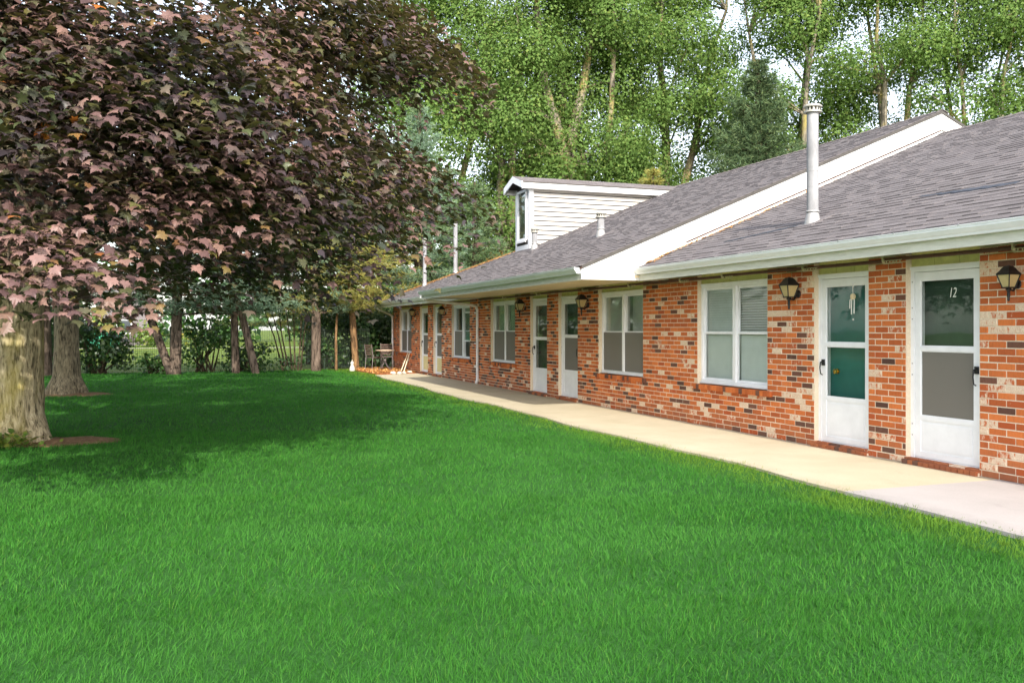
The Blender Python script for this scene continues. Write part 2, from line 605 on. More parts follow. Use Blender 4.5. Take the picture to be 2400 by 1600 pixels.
# ------------------------------------------------------------------ the setting: ground, lawn, walk
def sheet(name, x0, x1, y0, y1, z, mat, nx=1, ny=1, zf=None):
    xs, ys = np.linspace(x0, x1, nx + 1), np.linspace(y0, y1, ny + 1)
    g = np.stack(np.meshgrid(xs, ys, indexing='ij'), -1).reshape(-1, 2)
    z_ = np.full(len(g), z) if zf is None else zf(g)
    V = np.column_stack([g, z_])
    i, j = np.meshgrid(np.arange(nx), np.arange(ny), indexing='ij')
    a = (i * (ny + 1) + j).ravel()
    F = np.column_stack([a, a + ny + 1, a + ny + 2, a + 1])
    o = np_mesh(name, V, F, mat, None, True)
    o['kind'] = 'structure'
    return o

sheet('ground', -450, 450, -300, 900, -.035, 'field', 40, 40)
sheet('lawn', -30, 6.0, -14, 33.0, -.028, 'lawn', 40, 60)
# footpath across the field beyond the fence
pth = sheet('path', -60, 60, -0.6, 0.6, 0, 'path_pale', 20, 1)
pth.location = (0, 74.5, -.028)
pth.rotation_euler = (0, 0, math.radians(-4))

def walk_edge(y):
    return 5.62 + .05 * math.sin(y * .9) + .03 * math.sin(y * 2.3 + 1) + (0.45 * max(0, y - 20.0) / 8 * .35)

def build_walk():
    m = MB()
    ys = list(np.linspace(6.56, 28.2, 60))
    top = [(walk_edge(y), y) for y in ys] + [(7.395, 28.9), (7.395, 6.56)]
    m.prism(top, 2, -.06, 0.0)
    o = m.build('walkway', 'concrete_old')
    o['kind'] = 'structure'
    m = MB()
    ys = list(np.linspace(-6, 6.55, 30))
    top = [(walk_edge(y) - .02, y) for y in ys] + [(7.395, 6.55), (7.395, -6)]
    m.prism(top, 2, -.06, 0.004)
    o = m.build('walkway', 'concrete_new')
    o['kind'] = 'structure'
build_walk()

# ------------------------------------------------------------------ the building
BX = 7.4                        # plane of the brick face
WALL_TOP = 2.262
BLD = thing('apartment_building', 'long low red brick apartment row with a white gable and grey shingles', 'building')

RECESS = 0.09
DOORS = [  # y0, y1 of the brick opening, inner door, upper pane mat, lower pane mat, split height, handle side
    dict(y0=6.775, y1=7.745, up='dark_green_door', low='grey_door', lowscreen=True, split=1.24, bot=.52, hinge='far', num=True),
    dict(y0=8.305, y1=9.255, up='teal_door', low='teal_door', lowscreen=False, split=1.26, bot=.62, hinge='near', knob=True),
    dict(y0=16.34, y1=17.32, up='dark_green_door', low='grey_door', lowscreen=True, split=1.30, bot=.60, hinge='far'),
    dict(y0=17.93, y1=18.92, up='brown_door', low='green_reflection', lowscreen=False, split=1.24, bot=.58, hinge='near', knob=True),
    dict(y0=26.20, y1=27.15, up='green_reflection', low='room_dark', lowscreen=True, split=1.28, bot=.60, hinge='near', cream=True),
    dict(y0=27.80, y1=28.80, up='green_reflection', low='room_dark', lowscreen=True, split=1.28, bot=.62, hinge='near', cream=True),
]
WINDOWS = [
    dict(y0=10.20, y1=11.95, kind='blinds'),
    dict(y0=13.66, y1=15.40, kind='shade'),
    dict(y0=19.89, y1=21.66, kind='curtain'),
    dict(y0=23.40, y1=25.15, kind='raised'),
    dict(y0=29.95, y1=31.70, kind='plain'),
]
YN, YF = -2.0, 32.70            # ends of the brick front
W_Z0, W_Z1 = 0.645, 2.115
D_Z1 = 2.15
openings = [(d['y0'], d['y1'], 0.04, WALL_TOP + .2) for d in DOORS] + [(w['y0'], w['y1'], W_Z0 - .075, WALL_TOP + .2) for w in WINDOWS]
openings.sort()

def build_wall():
    # mortar body with openings, set 8 mm behind the brick faces
    m = MB()
    xf = BX + .005
    y = YN
    for a, b, z0, z1 in openings:
        m.box(xf, xf + .16, y, a + .006, -.1, WALL_TOP)
        m.box(xf, xf + .16, a + .006, b - .006, -.1, z0 - .004)
        y = b - .006
    m.box(xf, xf + .16, y, YF - .006, -.1, WALL_TOP)
    # end wall and back wall
    m.box(xf + .17, 18.7, YF - .17, YF - .01, -.1, WALL_TOP)
    m.box(18.54, 18.7, YN, YF - .18, -.1, WALL_TOP)
    m.box(xf + .17, 18.5, YN, YN + .15, -.1, WALL_TOP)
    wall = m.build('wall', 'mortar', BLD)
    # bricks
    PITCH, COURSE, JT = .2035, .0703, .0105
    lens = [.193, .0925, .14]
    bricks = []                    # (y0, y1, z0)
    k0 = -1
    for k in range(k0, 33):
        z = k * COURSE + .004
        zm = z + .03
        if z + .06 > WALL_TOP: break
        segs, y = [], YN
        for a, b, z0, z1 in openings:
            if z0 < zm < z1:
                segs.append((y, a)); y = b
        segs.append((y, YF))
        for a, b in segs:
            off = (k % 2) * PITCH / 2
            # bond restarts at the far jamb of every pier so that corners carry whole and half bricks in turn
            t = b - (0 if k % 2 else PITCH / 2) if b - a > .3 else b
            if t < b - .01:
                bricks.append((t + JT / 2, b, z))
            while t > a + .03:
                s = max(a, t - PITCH)
                e = t - JT / 2 if t < b - .001 else t
                bb = (s + JT / 2 if s > a + .001 else s, e, z)
                if bb[1] - bb[0] > .02:
                    bricks.append(bb)
                t -= PITCH
    rng = random.Random(3)
    pieces = []
    for (a, b, z) in bricks:
        n = mnoise.noise(Vector((a * 1.1, z * 2.2, 3.1)))
        r = rng.random() + .18 * n
        if r < .64: mi = 0
        elif r < (.72 + .012 * min(12, max(0, a - 6))): mi = 1
        else: mi = 2
        dx = rng.uniform(-.0025, .0025)
        pieces.append((a, b, z, mi, dx))
    pieces.sort(key=lambda p: (not in_view(BX, (p[0] + p[1]) / 2, p[2]), depth_of(BX, p[0])))
    meshes = {}
    def brick_mesh(L, mi):
        key = (round(L, 3), mi)
        if key not in meshes:
            b = MB()
            brick_shape(b, 0, L, 0, 0, 0, BX * 0)
            me = bpy.data.meshes.new('brick')
            me.from_pydata(b.v, [], b.f)
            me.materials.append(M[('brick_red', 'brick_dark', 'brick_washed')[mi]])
            meshes[key] = me
        return meshes[key]
    def brick_shape(m, y0, y1, z, dx, mi, x):
        # slightly arrised front face
        c = .004
        h = .0598
        vs = [(x + c + dx, y0, z), (x + c + dx, y1, z), (x + c + dx, y1, z + h), (x + c + dx, y0, z + h),
              (x + dx, y0 + c, z + c), (x + dx, y1 - c, z + c), (x + dx, y1 - c, z + h - c), (x + dx, y0 + c, z + h - c),
              (x + .092, y0, z), (x + .092, y1, z), (x + .092, y1, z + h), (x + .092, y0, z + h)]
        fs = [(4, 7, 6, 5), (0, 4, 5, 1), (1, 5, 6, 2), (2, 6, 7, 3), (3, 7, 4, 0), (0, 1, 9, 8), (1, 2, 10, 9), (2, 3, 11, 10), (3, 0, 8, 11)]
        m.add(vs, fs, mi)
    rest = MB()
    for i, (a, b, z, mi, dx) in enumerate(pieces):
        if i < 262:
            o = bpy.data.objects.new('brick', brick_mesh(b - a, mi))
            COL.objects.link(o)
            o.parent = wall
            o.location = (BX + dx, a, z)
        else:
            brick_shape(rest, a, b, z, dx, mi, BX)
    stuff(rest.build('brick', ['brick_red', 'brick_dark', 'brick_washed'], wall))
    return wall
WALL = build_wall()

def build_sills():
    """rowlock brick sills under the windows and brick thresholds under the doors"""
    rng = random.Random(5)
    cache = {}
    def piece(par, x, y, z, d, w, h, mi, tilt=0.0):
        key = (d, round(w, 3), h, mi)
        if key not in cache:
            b = MB(); b.box(0, d, 0, w, 0, h)
            me = bpy.data.meshes.new('brick'); me.from_pydata(b.v, [], b.f)
            me.materials.append(M[('brick_red', 'brick_dark', 'brick_washed')[mi]])
            cache[key] = me
        o = bpy.data.objects.new('brick', cache[key])
        COL.objects.link(o); o.parent = par
        o.location = (x, y, z); o.rotation_euler = (0, tilt, 0)
    for wi, w in enumerate(WINDOWS):
        m = MB(); m.box(BX + .004, BX + .1, w['y0'] - .1, w['y1'] + .05, W_Z0 - .092, W_Z0 - .030)
        sl = m.build('window_sill', 'mortar', BLD)
        n = 24
        far = wi >= 2
        step = (w['y1'] - w['y0'] + .16) / n
        rest = MB()
        for i in range(n):
            y = w['y0'] - .11 + i * step
            mi = 1 if rng.random() < .16 else 0
            if not far:
                piece(sl, BX - .045 + rng.uniform(-.003, .003), y, W_Z0 - .100, .145, step - .008, .072, mi)
            else:
                rest.box(BX - .04, BX + .1, y, y + step - .008, W_Z0 - .100, W_Z0 - .028, mi)
        if far:
            stuff(rest.build('brick', ['brick_red', 'brick_dark'], sl))
    for di, d in enumerate(DOORS):
        m = MB(); m.box(BX - .02, BX + .2, d['y0'] - .0, d['y1'], -.05, .030)
        sl = m.build('threshold', 'mortar', BLD)
        n = 13
        step = (d['y1'] - d['y0']) / n
        rest = MB()
        for i in range(n):
            y = d['y0'] + i * step + .004
            mi = 1 if rng.random() < .3 else 0
            if di < 2:
                piece(sl, BX - .055 + rng.uniform(-.006, .004), y, -.04, .16, step - .010, .085 + rng.choice((0, .003)), mi)
            else:
                rest.box(BX - .05, BX + .1, y, y + step - .01, -.04, .047, mi)
        if di >= 2:
            stuff(rest.build('brick', ['brick_red', 'brick_dark'], sl))
build_sills()

def head_boards(y0, y1, z0, z1, n):
    """pale yellow boards that fill the head of an opening"""
    m = MB(); m.box(BX + RECESS + .012, BX + RECESS + .05, y0 + .004, y1 - .004, z0, z1)
    p = m.build('head_panel', 'felt', BLD)
    step = (y1 - y0) / n
    for i in range(n):
        b = MB(); b.box(BX + RECESS - .01, BX + RECESS + .010, y0 + i * step + .003, y0 + (i + 1) * step - .003, z0, z1)
        b.build('board', 'head_panel', p)

def build_door(d, idx):
    y0, y1 = d['y0'] + .004, d['y1'] - .004
    x = BX + RECESS
    zb, zt = .052, 2.115
    fr = .052
    m = MB()
    m.box(x - .022, x + .06, y0, y0 + fr, zb, zt)
    m.box(x - .022, x + .06, y1 - fr, y1, zb, zt)
    m.box(x - .022, x + .06, y0 + fr + .001, y1 - fr - .001, zt - .055, zt)
    m.box(x - .034, x - .024, y0 - .002, y1 + .002, zt - .028, zt + .004)      # drip cap lip
    m.box(x - .012, x + .07, y0 + fr + .001, y1 - fr - .001, zb - .008, zb + .022)
    door = m.build('storm_door', 'white_paint', BLD)
    if d.get('num'):
        door['label'] = 'white storm door with number 12 on dark glass'
    elif d.get('knob') and d['up'] == 'teal_door':
        door['label'] = 'white storm door over a teal green inner door'
    # leaf
    a, b = y0 + fr + .004, y1 - fr - .004
    lz0, lz1 = zb + .026, zt - .060
    st = .075
    xs0, xs1 = x - .014, x + .018
    m = MB()
    m.box(xs0, xs1, a, a + st, lz0, lz1)
    m.box(xs0, xs1, b - st, b, lz0, lz1)
    m.box(xs0, xs1, a + st + .0005, b - st - .0005, lz1 - .085, lz1)
    m.box(xs0 - .002, xs1, a + st + .0005, b - st - .0005, d['split'] - .022, d['split'] + .022)
    m.box(xs0, xs1, a + st + .0005, b - st - .0005, d['bot'] - .045, d['bot'])
    m.box(xs0, xs1, a + st + .0005, b - st - .0005, lz0, lz0 + .06)
    m.build('door_leaf', 'white_paint', door)
    kp = MB()
    kp.box(xs0 + .010, xs1 - .008, a + st + .001, b - st - .001, lz0 + .061, d['bot'] - .046)
    kp.box(xs0 + .004, xs0 + .0095, a + st + .03, b - st - .03, lz0 + .09, d['bot'] - .075)
    kp.build('kick_panel', 'inner_panel' if d.get('cream') else 'white_paint', door)
    # panes
    def pane(nm, z0, z1, mat):
        p = MB(); p.box(x + .0, x + .004, a + st - .002, b - st + .002, z0, z1)
        p.build(nm, mat, door)
        g = MB()   # thin retaining bead
        t = .012
        for (q0, q1, r0, r1) in ((a + st, a + st + t, z0, z1), (b - st - t, b - st, z0, z1), (a + st + t, b - st - t, z0, z0 + t), (a + st + t, b - st - t, z1 - t, z1)):
            g.box(x - .008, x - .002, q0, q1, r0, r1)
        g.build('pane_bead', 'white_paint', door)
    pane('glass_pane', d['split'] + .022, lz1 - .085, 'glass')
    pane('screen_pane' if d['lowscreen'] else 'glass_pane', d['bot'], d['split'] - .022, 'screen' if d['lowscreen'] else 'glass')
    # inner door and jambs behind the glass
    m = MB()
    m.box(x + .092, x + .12, y0, y1, .03, zt, 0)
    inn = m.build('inner_door', d['up'], door)
    if d['low'] != d['up']:
        m = MB(); m.box(x + .083, x + .0905, y0 + .041, y1 - .086, .05, d['split'] - .01)
        m.build('inner_door', d['low'], door)
    m = MB()
    m.box(x + .061, x + .091, y1 - .085, y1 - .001, .03, zt)
    m.box(x + .061, x + .091, y0 + .001, y0 + .04, .03, zt)
    m.box(x + .061, x + .091, y0 + .041, y1 - .086, zt - .05, zt)
    m.build('door_jamb', 'white_paint', door)
    # pull handle
    hy = (b - .035) if d['hinge'] == 'near' else (a + .035)
    m = MB()
    m.box(xs0 - .020, xs0, hy - .022, hy + .022, 1.00, 1.075)
    m.tube([(xs0 - .02, hy, 1.05), (xs0 - .052, hy, 1.04), (xs0 - .060, hy, .97), (xs0 - .050, hy, .90), (xs0 - .022, hy, .885)], [.009, .009, .008, .007, .007], 7)
    m.build('handle', 'black_iron', door)
    # hinge screws
    m = MB()
    hs = y1 - .026 if d['hinge'] == 'far' else y0 + .026
    for z in (.30, .42, .95, 1.07, 1.55, 1.67, 1.95):
        m.box(x - .026, x - .0225, hs - .006, hs + .006, z, z + .012)
    m.build('hinge_screw', 'galvanised', door)
    if d.get('knob'):
        m = MB()
        c = (0, 0, 0)
        yk, zk = b - st - .085, .93
        m.tube([(x + .091, yk, zk), (x + .066, yk, zk)], .014, 10)
        prof = [(x + .070, .012), (x + .064, .026), (x + .052, .032), (x + .040, .030), (x + .032, .018), (x + .030, .004)]
        m.tube([(p[0], yk, zk) for p in prof], [p[1] for p in prof], 12)
        m.tube([(x + .0915, yk, zk), (x + .083, yk, zk)], .034, 12)
        m.build('door_knob', 'brass' if idx == 1 else 'black_iron', door)
    if d.get('num'):
        cu = bpy.data.curves.new('number_text', 'FONT')
        cu.body = '12'
        cu.size = .145
        cu.shear = .22
        cu.extrude = .0015
        cu.offset = -.0015
        cu.space_character = .92
        t = bpy.data.objects.new('number_text', cu)
        COL.objects.link(t)
        dg = bpy.context.evaluated_depsgraph_get()
        me = bpy.data.meshes.new_from_object(t.evaluated_get(dg))
        bpy.data.objects.remove(t)
        for v in me.vertices:
            v.co.x *= .74
        me.materials.clear()
        o = link_mesh('door_number', me, 'number_white', door)
        o.rotation_euler = (math.radians(90), 0, math.radians(-90))
        o.location = (x - .012, a + st + .325, 1.775)
    head_boards(d['y0'], d['y1'], zt + .006, WALL_TOP + .02, 3 if idx < 2 else 2)
    return door

for i, d in enumerate(DOORS):
    build_door(d, i)

def build_window(w, idx):
    y0, y1 = w['y0'] + .004, w['y1'] - .004
    x = BX + RECESS
    z0, z1 = W_Z0, W_Z1
    ym = (y0 + y1) / 2
    fr = .045
    m = MB()
    m.box(x - .02, x + .06, y0, y0 + fr, z0, z1)
    m.box(x - .02, x + .06, y1 - fr, y1, z0, z1)
    m.box(x - .02, x + .06, y0 + fr + .0005, y1 - fr - .0005, z1 - .05, z1)
    m.box(x - .035, x + .06, y0 + fr + .0005, y1 - fr - .0005, z0, z0 + .04)
    m.box(x - .024, x + .06, ym - .034, ym + .034, z0 + .041, z1 - .051)
    m.box(x - .05, x - .0355, y0 - .0, y1, z0 - .012, z0 + .012)
    m.box(x - .030, x - .021, y0 - .003, y1 + .003, z1 - .016, z1 + .012)
    win = m.build('window', 'white_paint' if idx in (0, 3, 4) else 'cream_paint' if False else 'white_paint', BLD)
    halves = ((y0 + fr, ym - .034), (ym + .034, y1 - fr))
    for hi, (a, b) in enumerate(halves):
        mid = 1.39
        raised = w['kind'] == 'raised' and hi == 0
        # lower and upper sash
        for si, (s0, s1, dx) in enumerate(((z0 + .041, mid + .018, .004), (mid - .018, z1 - .051, .026))):
            if raised and si == 0:
                s0, s1 = 1.10, 1.92
            t = .034
            f = MB()
            f.box(x + dx, x + dx + .02, a + .002, a + t, s0, s1)
            f.box(x + dx, x + dx + .02, b - t, b - .002, s0, s1)
            f.box(x + dx, x + dx + .02, a + t + .0005, b - t - .0005, s0, s0 + t)
            f.box(x + dx, x + dx + .02, a + t + .0005, b - t - .0005, s1 - t, s1)
            f.build('sash', 'white_paint', win)
            g = MB(); g.box(x + dx + .009, x + dx + .012, a + t - .004, b - t + .004, s0 + t - .004, s1 - t + .004)
            g.build('pane', 'glass', win)
        if not (w['kind'] == 'blinds') and not raised:
            g = MB(); g.box(x - .008, x - .005, a + .012, b - .012, z0 + .046, mid - .004)
            g.build('insect_screen', 'screen', win)
            g = MB()
            g.box(x - .012, x - .002, a + .003, a + .012, z0 + .043, mid)
            g.box(x - .012, x - .002, b - .012, b - .003, z0 + .043, mid)
            g.build('screen_frame', 'white_paint', win)
        # what hangs behind the glass
        if w['kind'] == 'blinds':
            bl = MB()
            z = z0 + .05
            k = 0
            while z < z1 - .06:
                ang = math.radians(68)
                if hi == 0 and z > 1.36: ang = math.radians(28)
                elif hi == 1 and z > 1.36: ang = math.radians(58)
                hx, hz = .019 * math.cos(ang), .019 * math.sin(ang)
                xx = x + .062
                bl.hexa([(xx - hx, a + .02, z - hz), (xx + hx, a + .02, z + hz), (xx + hx, b - .02, z + hz), (xx - hx, b - .02, z - hz),
                         (xx - hx, a + .02, z - hz + .0015), (xx + hx, a + .02, z + hz + .0015), (xx + hx, b - .02, z + hz + .0015), (xx - hx, b - .02, z - hz + .0015)])
                z += .036
            stuff(bl.build('blind', 'blind', win))
        elif w['kind'] == 'shade':
            bl = MB()
            z = 1.42
            while z < z1 - .06:
                xx = x + .056
                ya = a + .02
                yb = b - (.02 if hi == 1 else .20)
                bl.hexa([(xx - .004, ya, z - .011), (xx + .004, ya, z + .011), (xx + .004, yb, z + .011), (xx - .004, yb, z - .011),
                         (xx - .003, ya, z - .011), (xx + .005, ya, z + .011), (xx + .005, yb, z + .011), (xx - .003, yb, z - .011)])
                z += .0235
            stuff(bl.build('blind', 'blind', win))
        elif w['kind'] == 'curtain':
            c = MB()
            n = 26
            vs, fs = [], []
            for i in range(n + 1):
                yy = a + .02 + (b - a - .04) * i / n
                xx = x + .13 + .022 * math.sin(i * 1.9) + .01 * math.sin(i * .7)
                vs += [(xx, yy, 1.3), (xx, yy, z1 - .05)]
            for i in range(n):
                fs.append((2 * i, 2 * i + 2, 2 * i + 3, 2 * i + 1))
            c.add(vs, fs, 0, True)
            c.build('curtain', 'curtain', win)
    m = MB()
    # shallow room box behind the window
    m.box(x + .30, x + .32, y0 - .4, y1 + .4, .2, 2.3)
    m.build('room_wall', 'room_grey', win)
    m = MB()
    m.box(x + .061, x + .12, y0, y0 + .02, z0, z1)
    m.box(x + .061, x + .12, y1 - .02, y1, z0, z1)
    m.build('reveal', 'white_paint', win)
    head_boards(w['y0'], w['y1'], z1 + .014, WALL_TOP + .02, 7 if idx == 0 else 3)

for i, w in enumerate(WINDOWS):
    build_window(w, i)

# ---- roofs
SLOPE = .415
NE, ME = 6.85, 5.85              # eave lines of the near/far roofs and of the porch roof
RX = 13.05                       # ridge
EZ = 2.43
YG0, YG1 = 12.80, 22.60          # gables of the middle roof
YH = 33.20                       # far eave of the hip end
def roof_z(x, ex):
    return EZ + SLOPE * (x - ex)
RIDGE_N = roof_z(RX, NE)
RIDGE_M = roof_z(RX, ME)
TH = .05

def roof_slab(name, poly_front, poly_back):
    m = MB()
    for poly in (poly_front, poly_back):
        if not poly: continue
        n = len(poly)
        vs = list(poly) + [(p[0], p[1], p[2] - TH) for p in poly]
        fs = [tuple(range(n)), tuple(range(2 * n - 1, n - 1, -1))] + [(i, n + i, n + (i + 1) % n, (i + 1) % n) for i in range(n)]
        m.add(vs, fs)
    return m.build(name, 'felt', BLD)

def P(x, y, ex):
    return (x, y, roof_z(x, ex))
BXE = 2 * RX - NE
BME = 2 * RX - ME
roof_near = roof_slab('roof', [(NE, YN - .3, EZ), (RX, YN - .3, RIDGE_N), (RX, YG0 - .002, RIDGE_N), (NE, YG0 - .002, EZ)],
                      [(RX, YN - .3, RIDGE_N), (BXE, YN - .3, EZ), (BXE, YG0, EZ), (RX, YG0, RIDGE_N)])
roof_mid = roof_slab('roof', [(ME, YG0 - .04, EZ), (RX, YG0 - .04, RIDGE_M), (RX, YG1 + .04, RIDGE_M), (ME, YG1 + .04, EZ)],
                     [(RX, YG0 - .04, RIDGE_M), (BME, YG0 - .04, EZ), (BME, YG1 + .04, EZ), (RX, YG1 + .04, RIDGE_M)])
YR = YH - (RX - NE)              # far end of the hip ridge
roof_far = roof_slab('roof', [(NE, YG1 + .002, EZ), (RX, YG1 + .002, RIDGE_N), (RX, YR, RIDGE_N), (NE, YH, EZ)],
                     [(RX, YG1, RIDGE_N), (BXE, YG1, EZ), (BXE, YH, EZ), (RX, YR, RIDGE_N)])
mm = MB()
mm.add([(NE, YH, EZ), (RX, YR, RIDGE_N), (BXE, YH, EZ), (NE, YH + .001, EZ - TH), (RX, YR, RIDGE_N - TH), (BXE, YH + .001, EZ - TH)],
       [(0, 1, 2), (3, 5, 4), (0, 2, 5, 3)])
mm.build('hip_end', 'shingle', roof_far)

def build_shingles():
    EXPO = .142
    slen = math.hypot(1, SLOPE)
    rng = random.Random(9)
    widths = (.14, .18, .22, .27)
    thick = (.009, .015)
    rest = {}
    cand = []
    for roof, ex, ya, yb, hip in ((roof_near, NE, YN - .3, YG0 - .045, False), (roof_mid, ME, YG0 - .045, YG1 + .045, False), (roof_far, NE, YG1 + .05, YH, True)):
        n = int((RX - ex) * slen / EXPO) + 1
        for k in range(n):
            s = k * EXPO - .03
            x = ex + s / slen
            ymax = yb if not hip else min(yb, YH - max(0, (x + .1 - ex)))
            y = ya - rng.random() * .2
            first = True
            while y < ymax - .03:
                w = rng.choice(widths)
                a = max(ya, y)
                b = min(ymax, y + w)
                if b - a > .03:
                    cand.append((roof, ex, s, a, b, rng.choice(thick), b - a >= w - .001, w))
                y += w + .003
    def shape(L, w, t):
        # local: x up-slope, y along eave, z normal. wedge, thick at the butt
        return [(0, 0, 0), (0, w, 0), (L, w, 0), (L, 0, 0), (0, 0, t), (0, w, t), (L, w, .004), (L, 0, .004)]
    ca, sa = 1 / slen, SLOPE / slen
    FS = [(4, 5, 6, 7), (0, 4, 7, 3), (1, 2, 6, 5), (0, 1, 5, 4)]
    def key(c):
        x = c[1] + c[2] / slen
        z = roof_z(x, c[1])
        return (not c[6], not in_view(x, (c[3] + c[4]) / 2, z, 0), depth_of(x, c[3]))
    near = sorted([c for c in cand if c[0] is roof_near], key=key)
    single = set(id(c) for c in near[:290])
    meshes = {}
    for c in cand:
        roof, ex, s, a, b, t, full, w = c
        x = ex + s / slen
        z = roof_z(x, ex) + .001
        if s / slen + ex + .16 > RX: L = (RX - x) * slen
        else: L = EXPO + .03
        if L <= .02: continue
        if id(c) in single:
            kk = (round(w, 3), t)
            if kk not in meshes:
                me = bpy.data.meshes.new('shingle')
                me.from_pydata(shape(EXPO + .03, w, t), [], FS)
                me.materials.append(M['shingle'])
                meshes[kk] = me
            o = bpy.data.objects.new('shingle', meshes[kk])
            COL.objects.link(o); o.parent = roof
            o.location = (x, a, z)
            o.rotation_euler = (0, -math.atan(SLOPE), 0)
        else:
            r = rest.setdefault(roof.name, (roof, MB()))[1]
            vs = [(x + p[0] * ca - p[2] * sa, a + p[1], z + p[0] * sa + p[2] * ca) for p in shape(L, b - a, t)]
            r.add(vs, FS)
    for roof, m in rest.values():
        stuff(m.build('shingle', 'shingle', roof))
    # ridge caps
    for roof, rz, ya, yb in ((roof_near, RIDGE_N, YN - .3, YG0 - .05), (roof_mid, RIDGE_M, YG0 - .05, YG1 + .05), (roof_far, RIDGE_N, YG1 + .06, YR)):
        m = MB()
        y = ya
        while y < yb - .05:
            e = min(yb, y + .25)
            t = .018
            for sgn in (-1, 1):
                d = .14
                p = [(RX, y, rz + t + .012), (RX + sgn * d, y, rz - SLOPE * d + t + .012), (RX + sgn * d, e, rz - SLOPE * d + .008), (RX, e, rz + .008 + .006)]
                q = [(a[0], a[1], a[2] - .012) for a in p]
                m.hexa(q + p)
            y += .2
        stuff(m.build('ridge_cap', 'shingle', roof))
build_shingles()

def build_litter():
    """drifts of fallen needles along the rake and the hip"""
    def drift(roof, n, fn):
        Pn = np.array([fn() for _ in range(n)])
        tm = np.array([(-.09, -.5, 0), (.09, -.5, 0), (.09, .5, 0), (-.09, .5, 0)], float)
        N = np.tile(np.array([-SLOPE, 0, 1.0]), (n, 1)) + RNG.normal(0, .15, (n, 3))
        T = RNG.normal(0, 1, (n, 3))
        V, F = scatter(Pn, N, T, RNG.uniform(.05, .11, n), tm, np.array([[0, 1, 2, 3]]))
        stuff(np_mesh('needle_litter', V, F, 'needle_litter', roof))
    def near():
        x = 6.95 + abs(random.gauss(0, 1)) * 1.6
        y = YG0 - .06 - abs(random.gauss(0, .09)) * (1.2 if math.sin(x * 3.1) > -.2 else .4)
        return (x, y, roof_z(x, NE) + .022 + random.random() * .012)
    drift(roof_near, 420, near)
    def hip():
        x = NE + .05 + random.random() ** 1.2 * 4.5
        y = YH - (x - NE) - abs(random.gauss(0, .42)) - .02
        return (x, y, roof_z(x, NE) + .022 + random.random() * .015)
    drift(roof_far, 3800, hip)
    # dark sealed seam lines on the near roof
    for (x0, y0, x1, y1, w) in ((7.82, 9.9, 7.52, 11.4, .03), (8.05, 6.9, 8.2, 8.35, .045)):
        m = MB()
        n = 24
        for i in range(n):
            t0, t1 = i / n, (i + 1) / n
            xa, xb = x0 + (x1 - x0) * t0 + .012 * math.sin(i * 1.7), x0 + (x1 - x0) * t1 + .012 * math.sin((i + 1) * 1.7)
            ya, yb = y0 + (y1 - y0) * t0, y0 + (y1 - y0) * t1
            ww = w * (.5 + .5 * math.sin(math.pi * min(1, .15 + t0)))
            q = [(xa - ww, ya), (xa + ww, ya), (xb + ww, yb), (xb - ww, yb)]
            m.hexa([(a, b, roof_z(a, NE) + .002) for a, b in q] + [(a, b, roof_z(a, NE) + .0195) for a, b in q])
        m.build('tar_seam', 'tar', roof_near)
build_litter()

def gutter_run(x, y0, y1, name='gutter'):
    """K-profile gutter along an eave, front lip towards -X, with fascia behind"""
    zt, zb = 2.405, 2.308
    prof = [(x + .0, zt - .008), (x + .0, zb), (x - .055, zb), (x - .062, zb + .020), (x - .075, zb + .034), (x - .098, zb + .068), (x - .100, zt - .004), (x - .108, zt - .004),
            (x - .108, zt + .004), (x - .092, zt + .004), (x - .090, zb + .075), (x - .060, zb + .030), (x - .050, zb + .008), (x - .008, zb + .008), (x - .008, zt - .008)]
    m = MB()
    n = len(prof)
    vs = [(px, y0, pz) for px, pz in prof] + [(px, y1, pz) for px, pz in prof]
    fs = [(i, (i + 1) % n, n + (i + 1) % n, n + i) for i in range(n)]
    m.add(vs, fs)
    # end caps
    cap = [(x, zt - .008), (x, zb), (x - .055, zb), (x - .075, zb + .034), (x - .1, zb + .068), (x - .1, zt)]
    m.prism([(c[0], c[1]) for c in cap], 1, y0 - .003, y0 + .001)
    m.prism([(c[0], c[1]) for c in cap], 1, y1 - .001, y1 + .003)
    g = m.build(name, 'gutter_white', BLD)
    # small hanger dimples
    h = MB()
    y = y0 + .6
    while y < y1:
        h.box(x - .112, x - .1085, y, y + .012, zt - .002, zt + .012)
        y += .81
    h.build('hanger', 'galvanised', g)
    f = MB(); f.box(x + .002, x + .026, y0, y1, 2.208, 2.375)
    f.build('fascia', 'fascia', BLD)
    d = MB(); d.hexa([(x - .045, y0, 2.408), (x + .03, y0, EZ - .02), (x + .03, y1, EZ - .02), (x - .045, y1, 2.408), (x - .045, y0, 2.412), (x + .03, y0, EZ - .012), (x + .03, y1, EZ - .012), (x - .045, y1, 2.412)])
    d.build('drip_edge', 'felt', g)
    return g
gutter_run(NE, YN - .3, YG0 + .0, 'gutter')
gutter_run(ME, YG0 + .03, YG1, 'gutter')
gutter_run(NE, YG1 + .04, YH + .0, 'gutter')

def build_soffit():
    z = 2.262
    for x0, ya, yb in ((NE + .027, YN, YG0 - .03), (ME + .027, YG0 - .03, YG1), (NE + .027, YG1, YF + .3)):
        m = MB(); m.box(x0, BX + .2, ya, yb, z + .012, z + .03)
        s = m.build('soffit', 'soffit' if x0 < 6.5 else 'fascia', BLD)
        if x0 < 6.5:
            # boards run along the eave
            w = .128
            x = x0
            while x < BX - .02:
                b = MB()
                b.box(x + .004, min(x + w - .004, BX + .05), ya + .003, yb - .003, z - .004, z + .011)
                b.build('soffit_board', 'soffit', s)
                x += w
build_soffit()

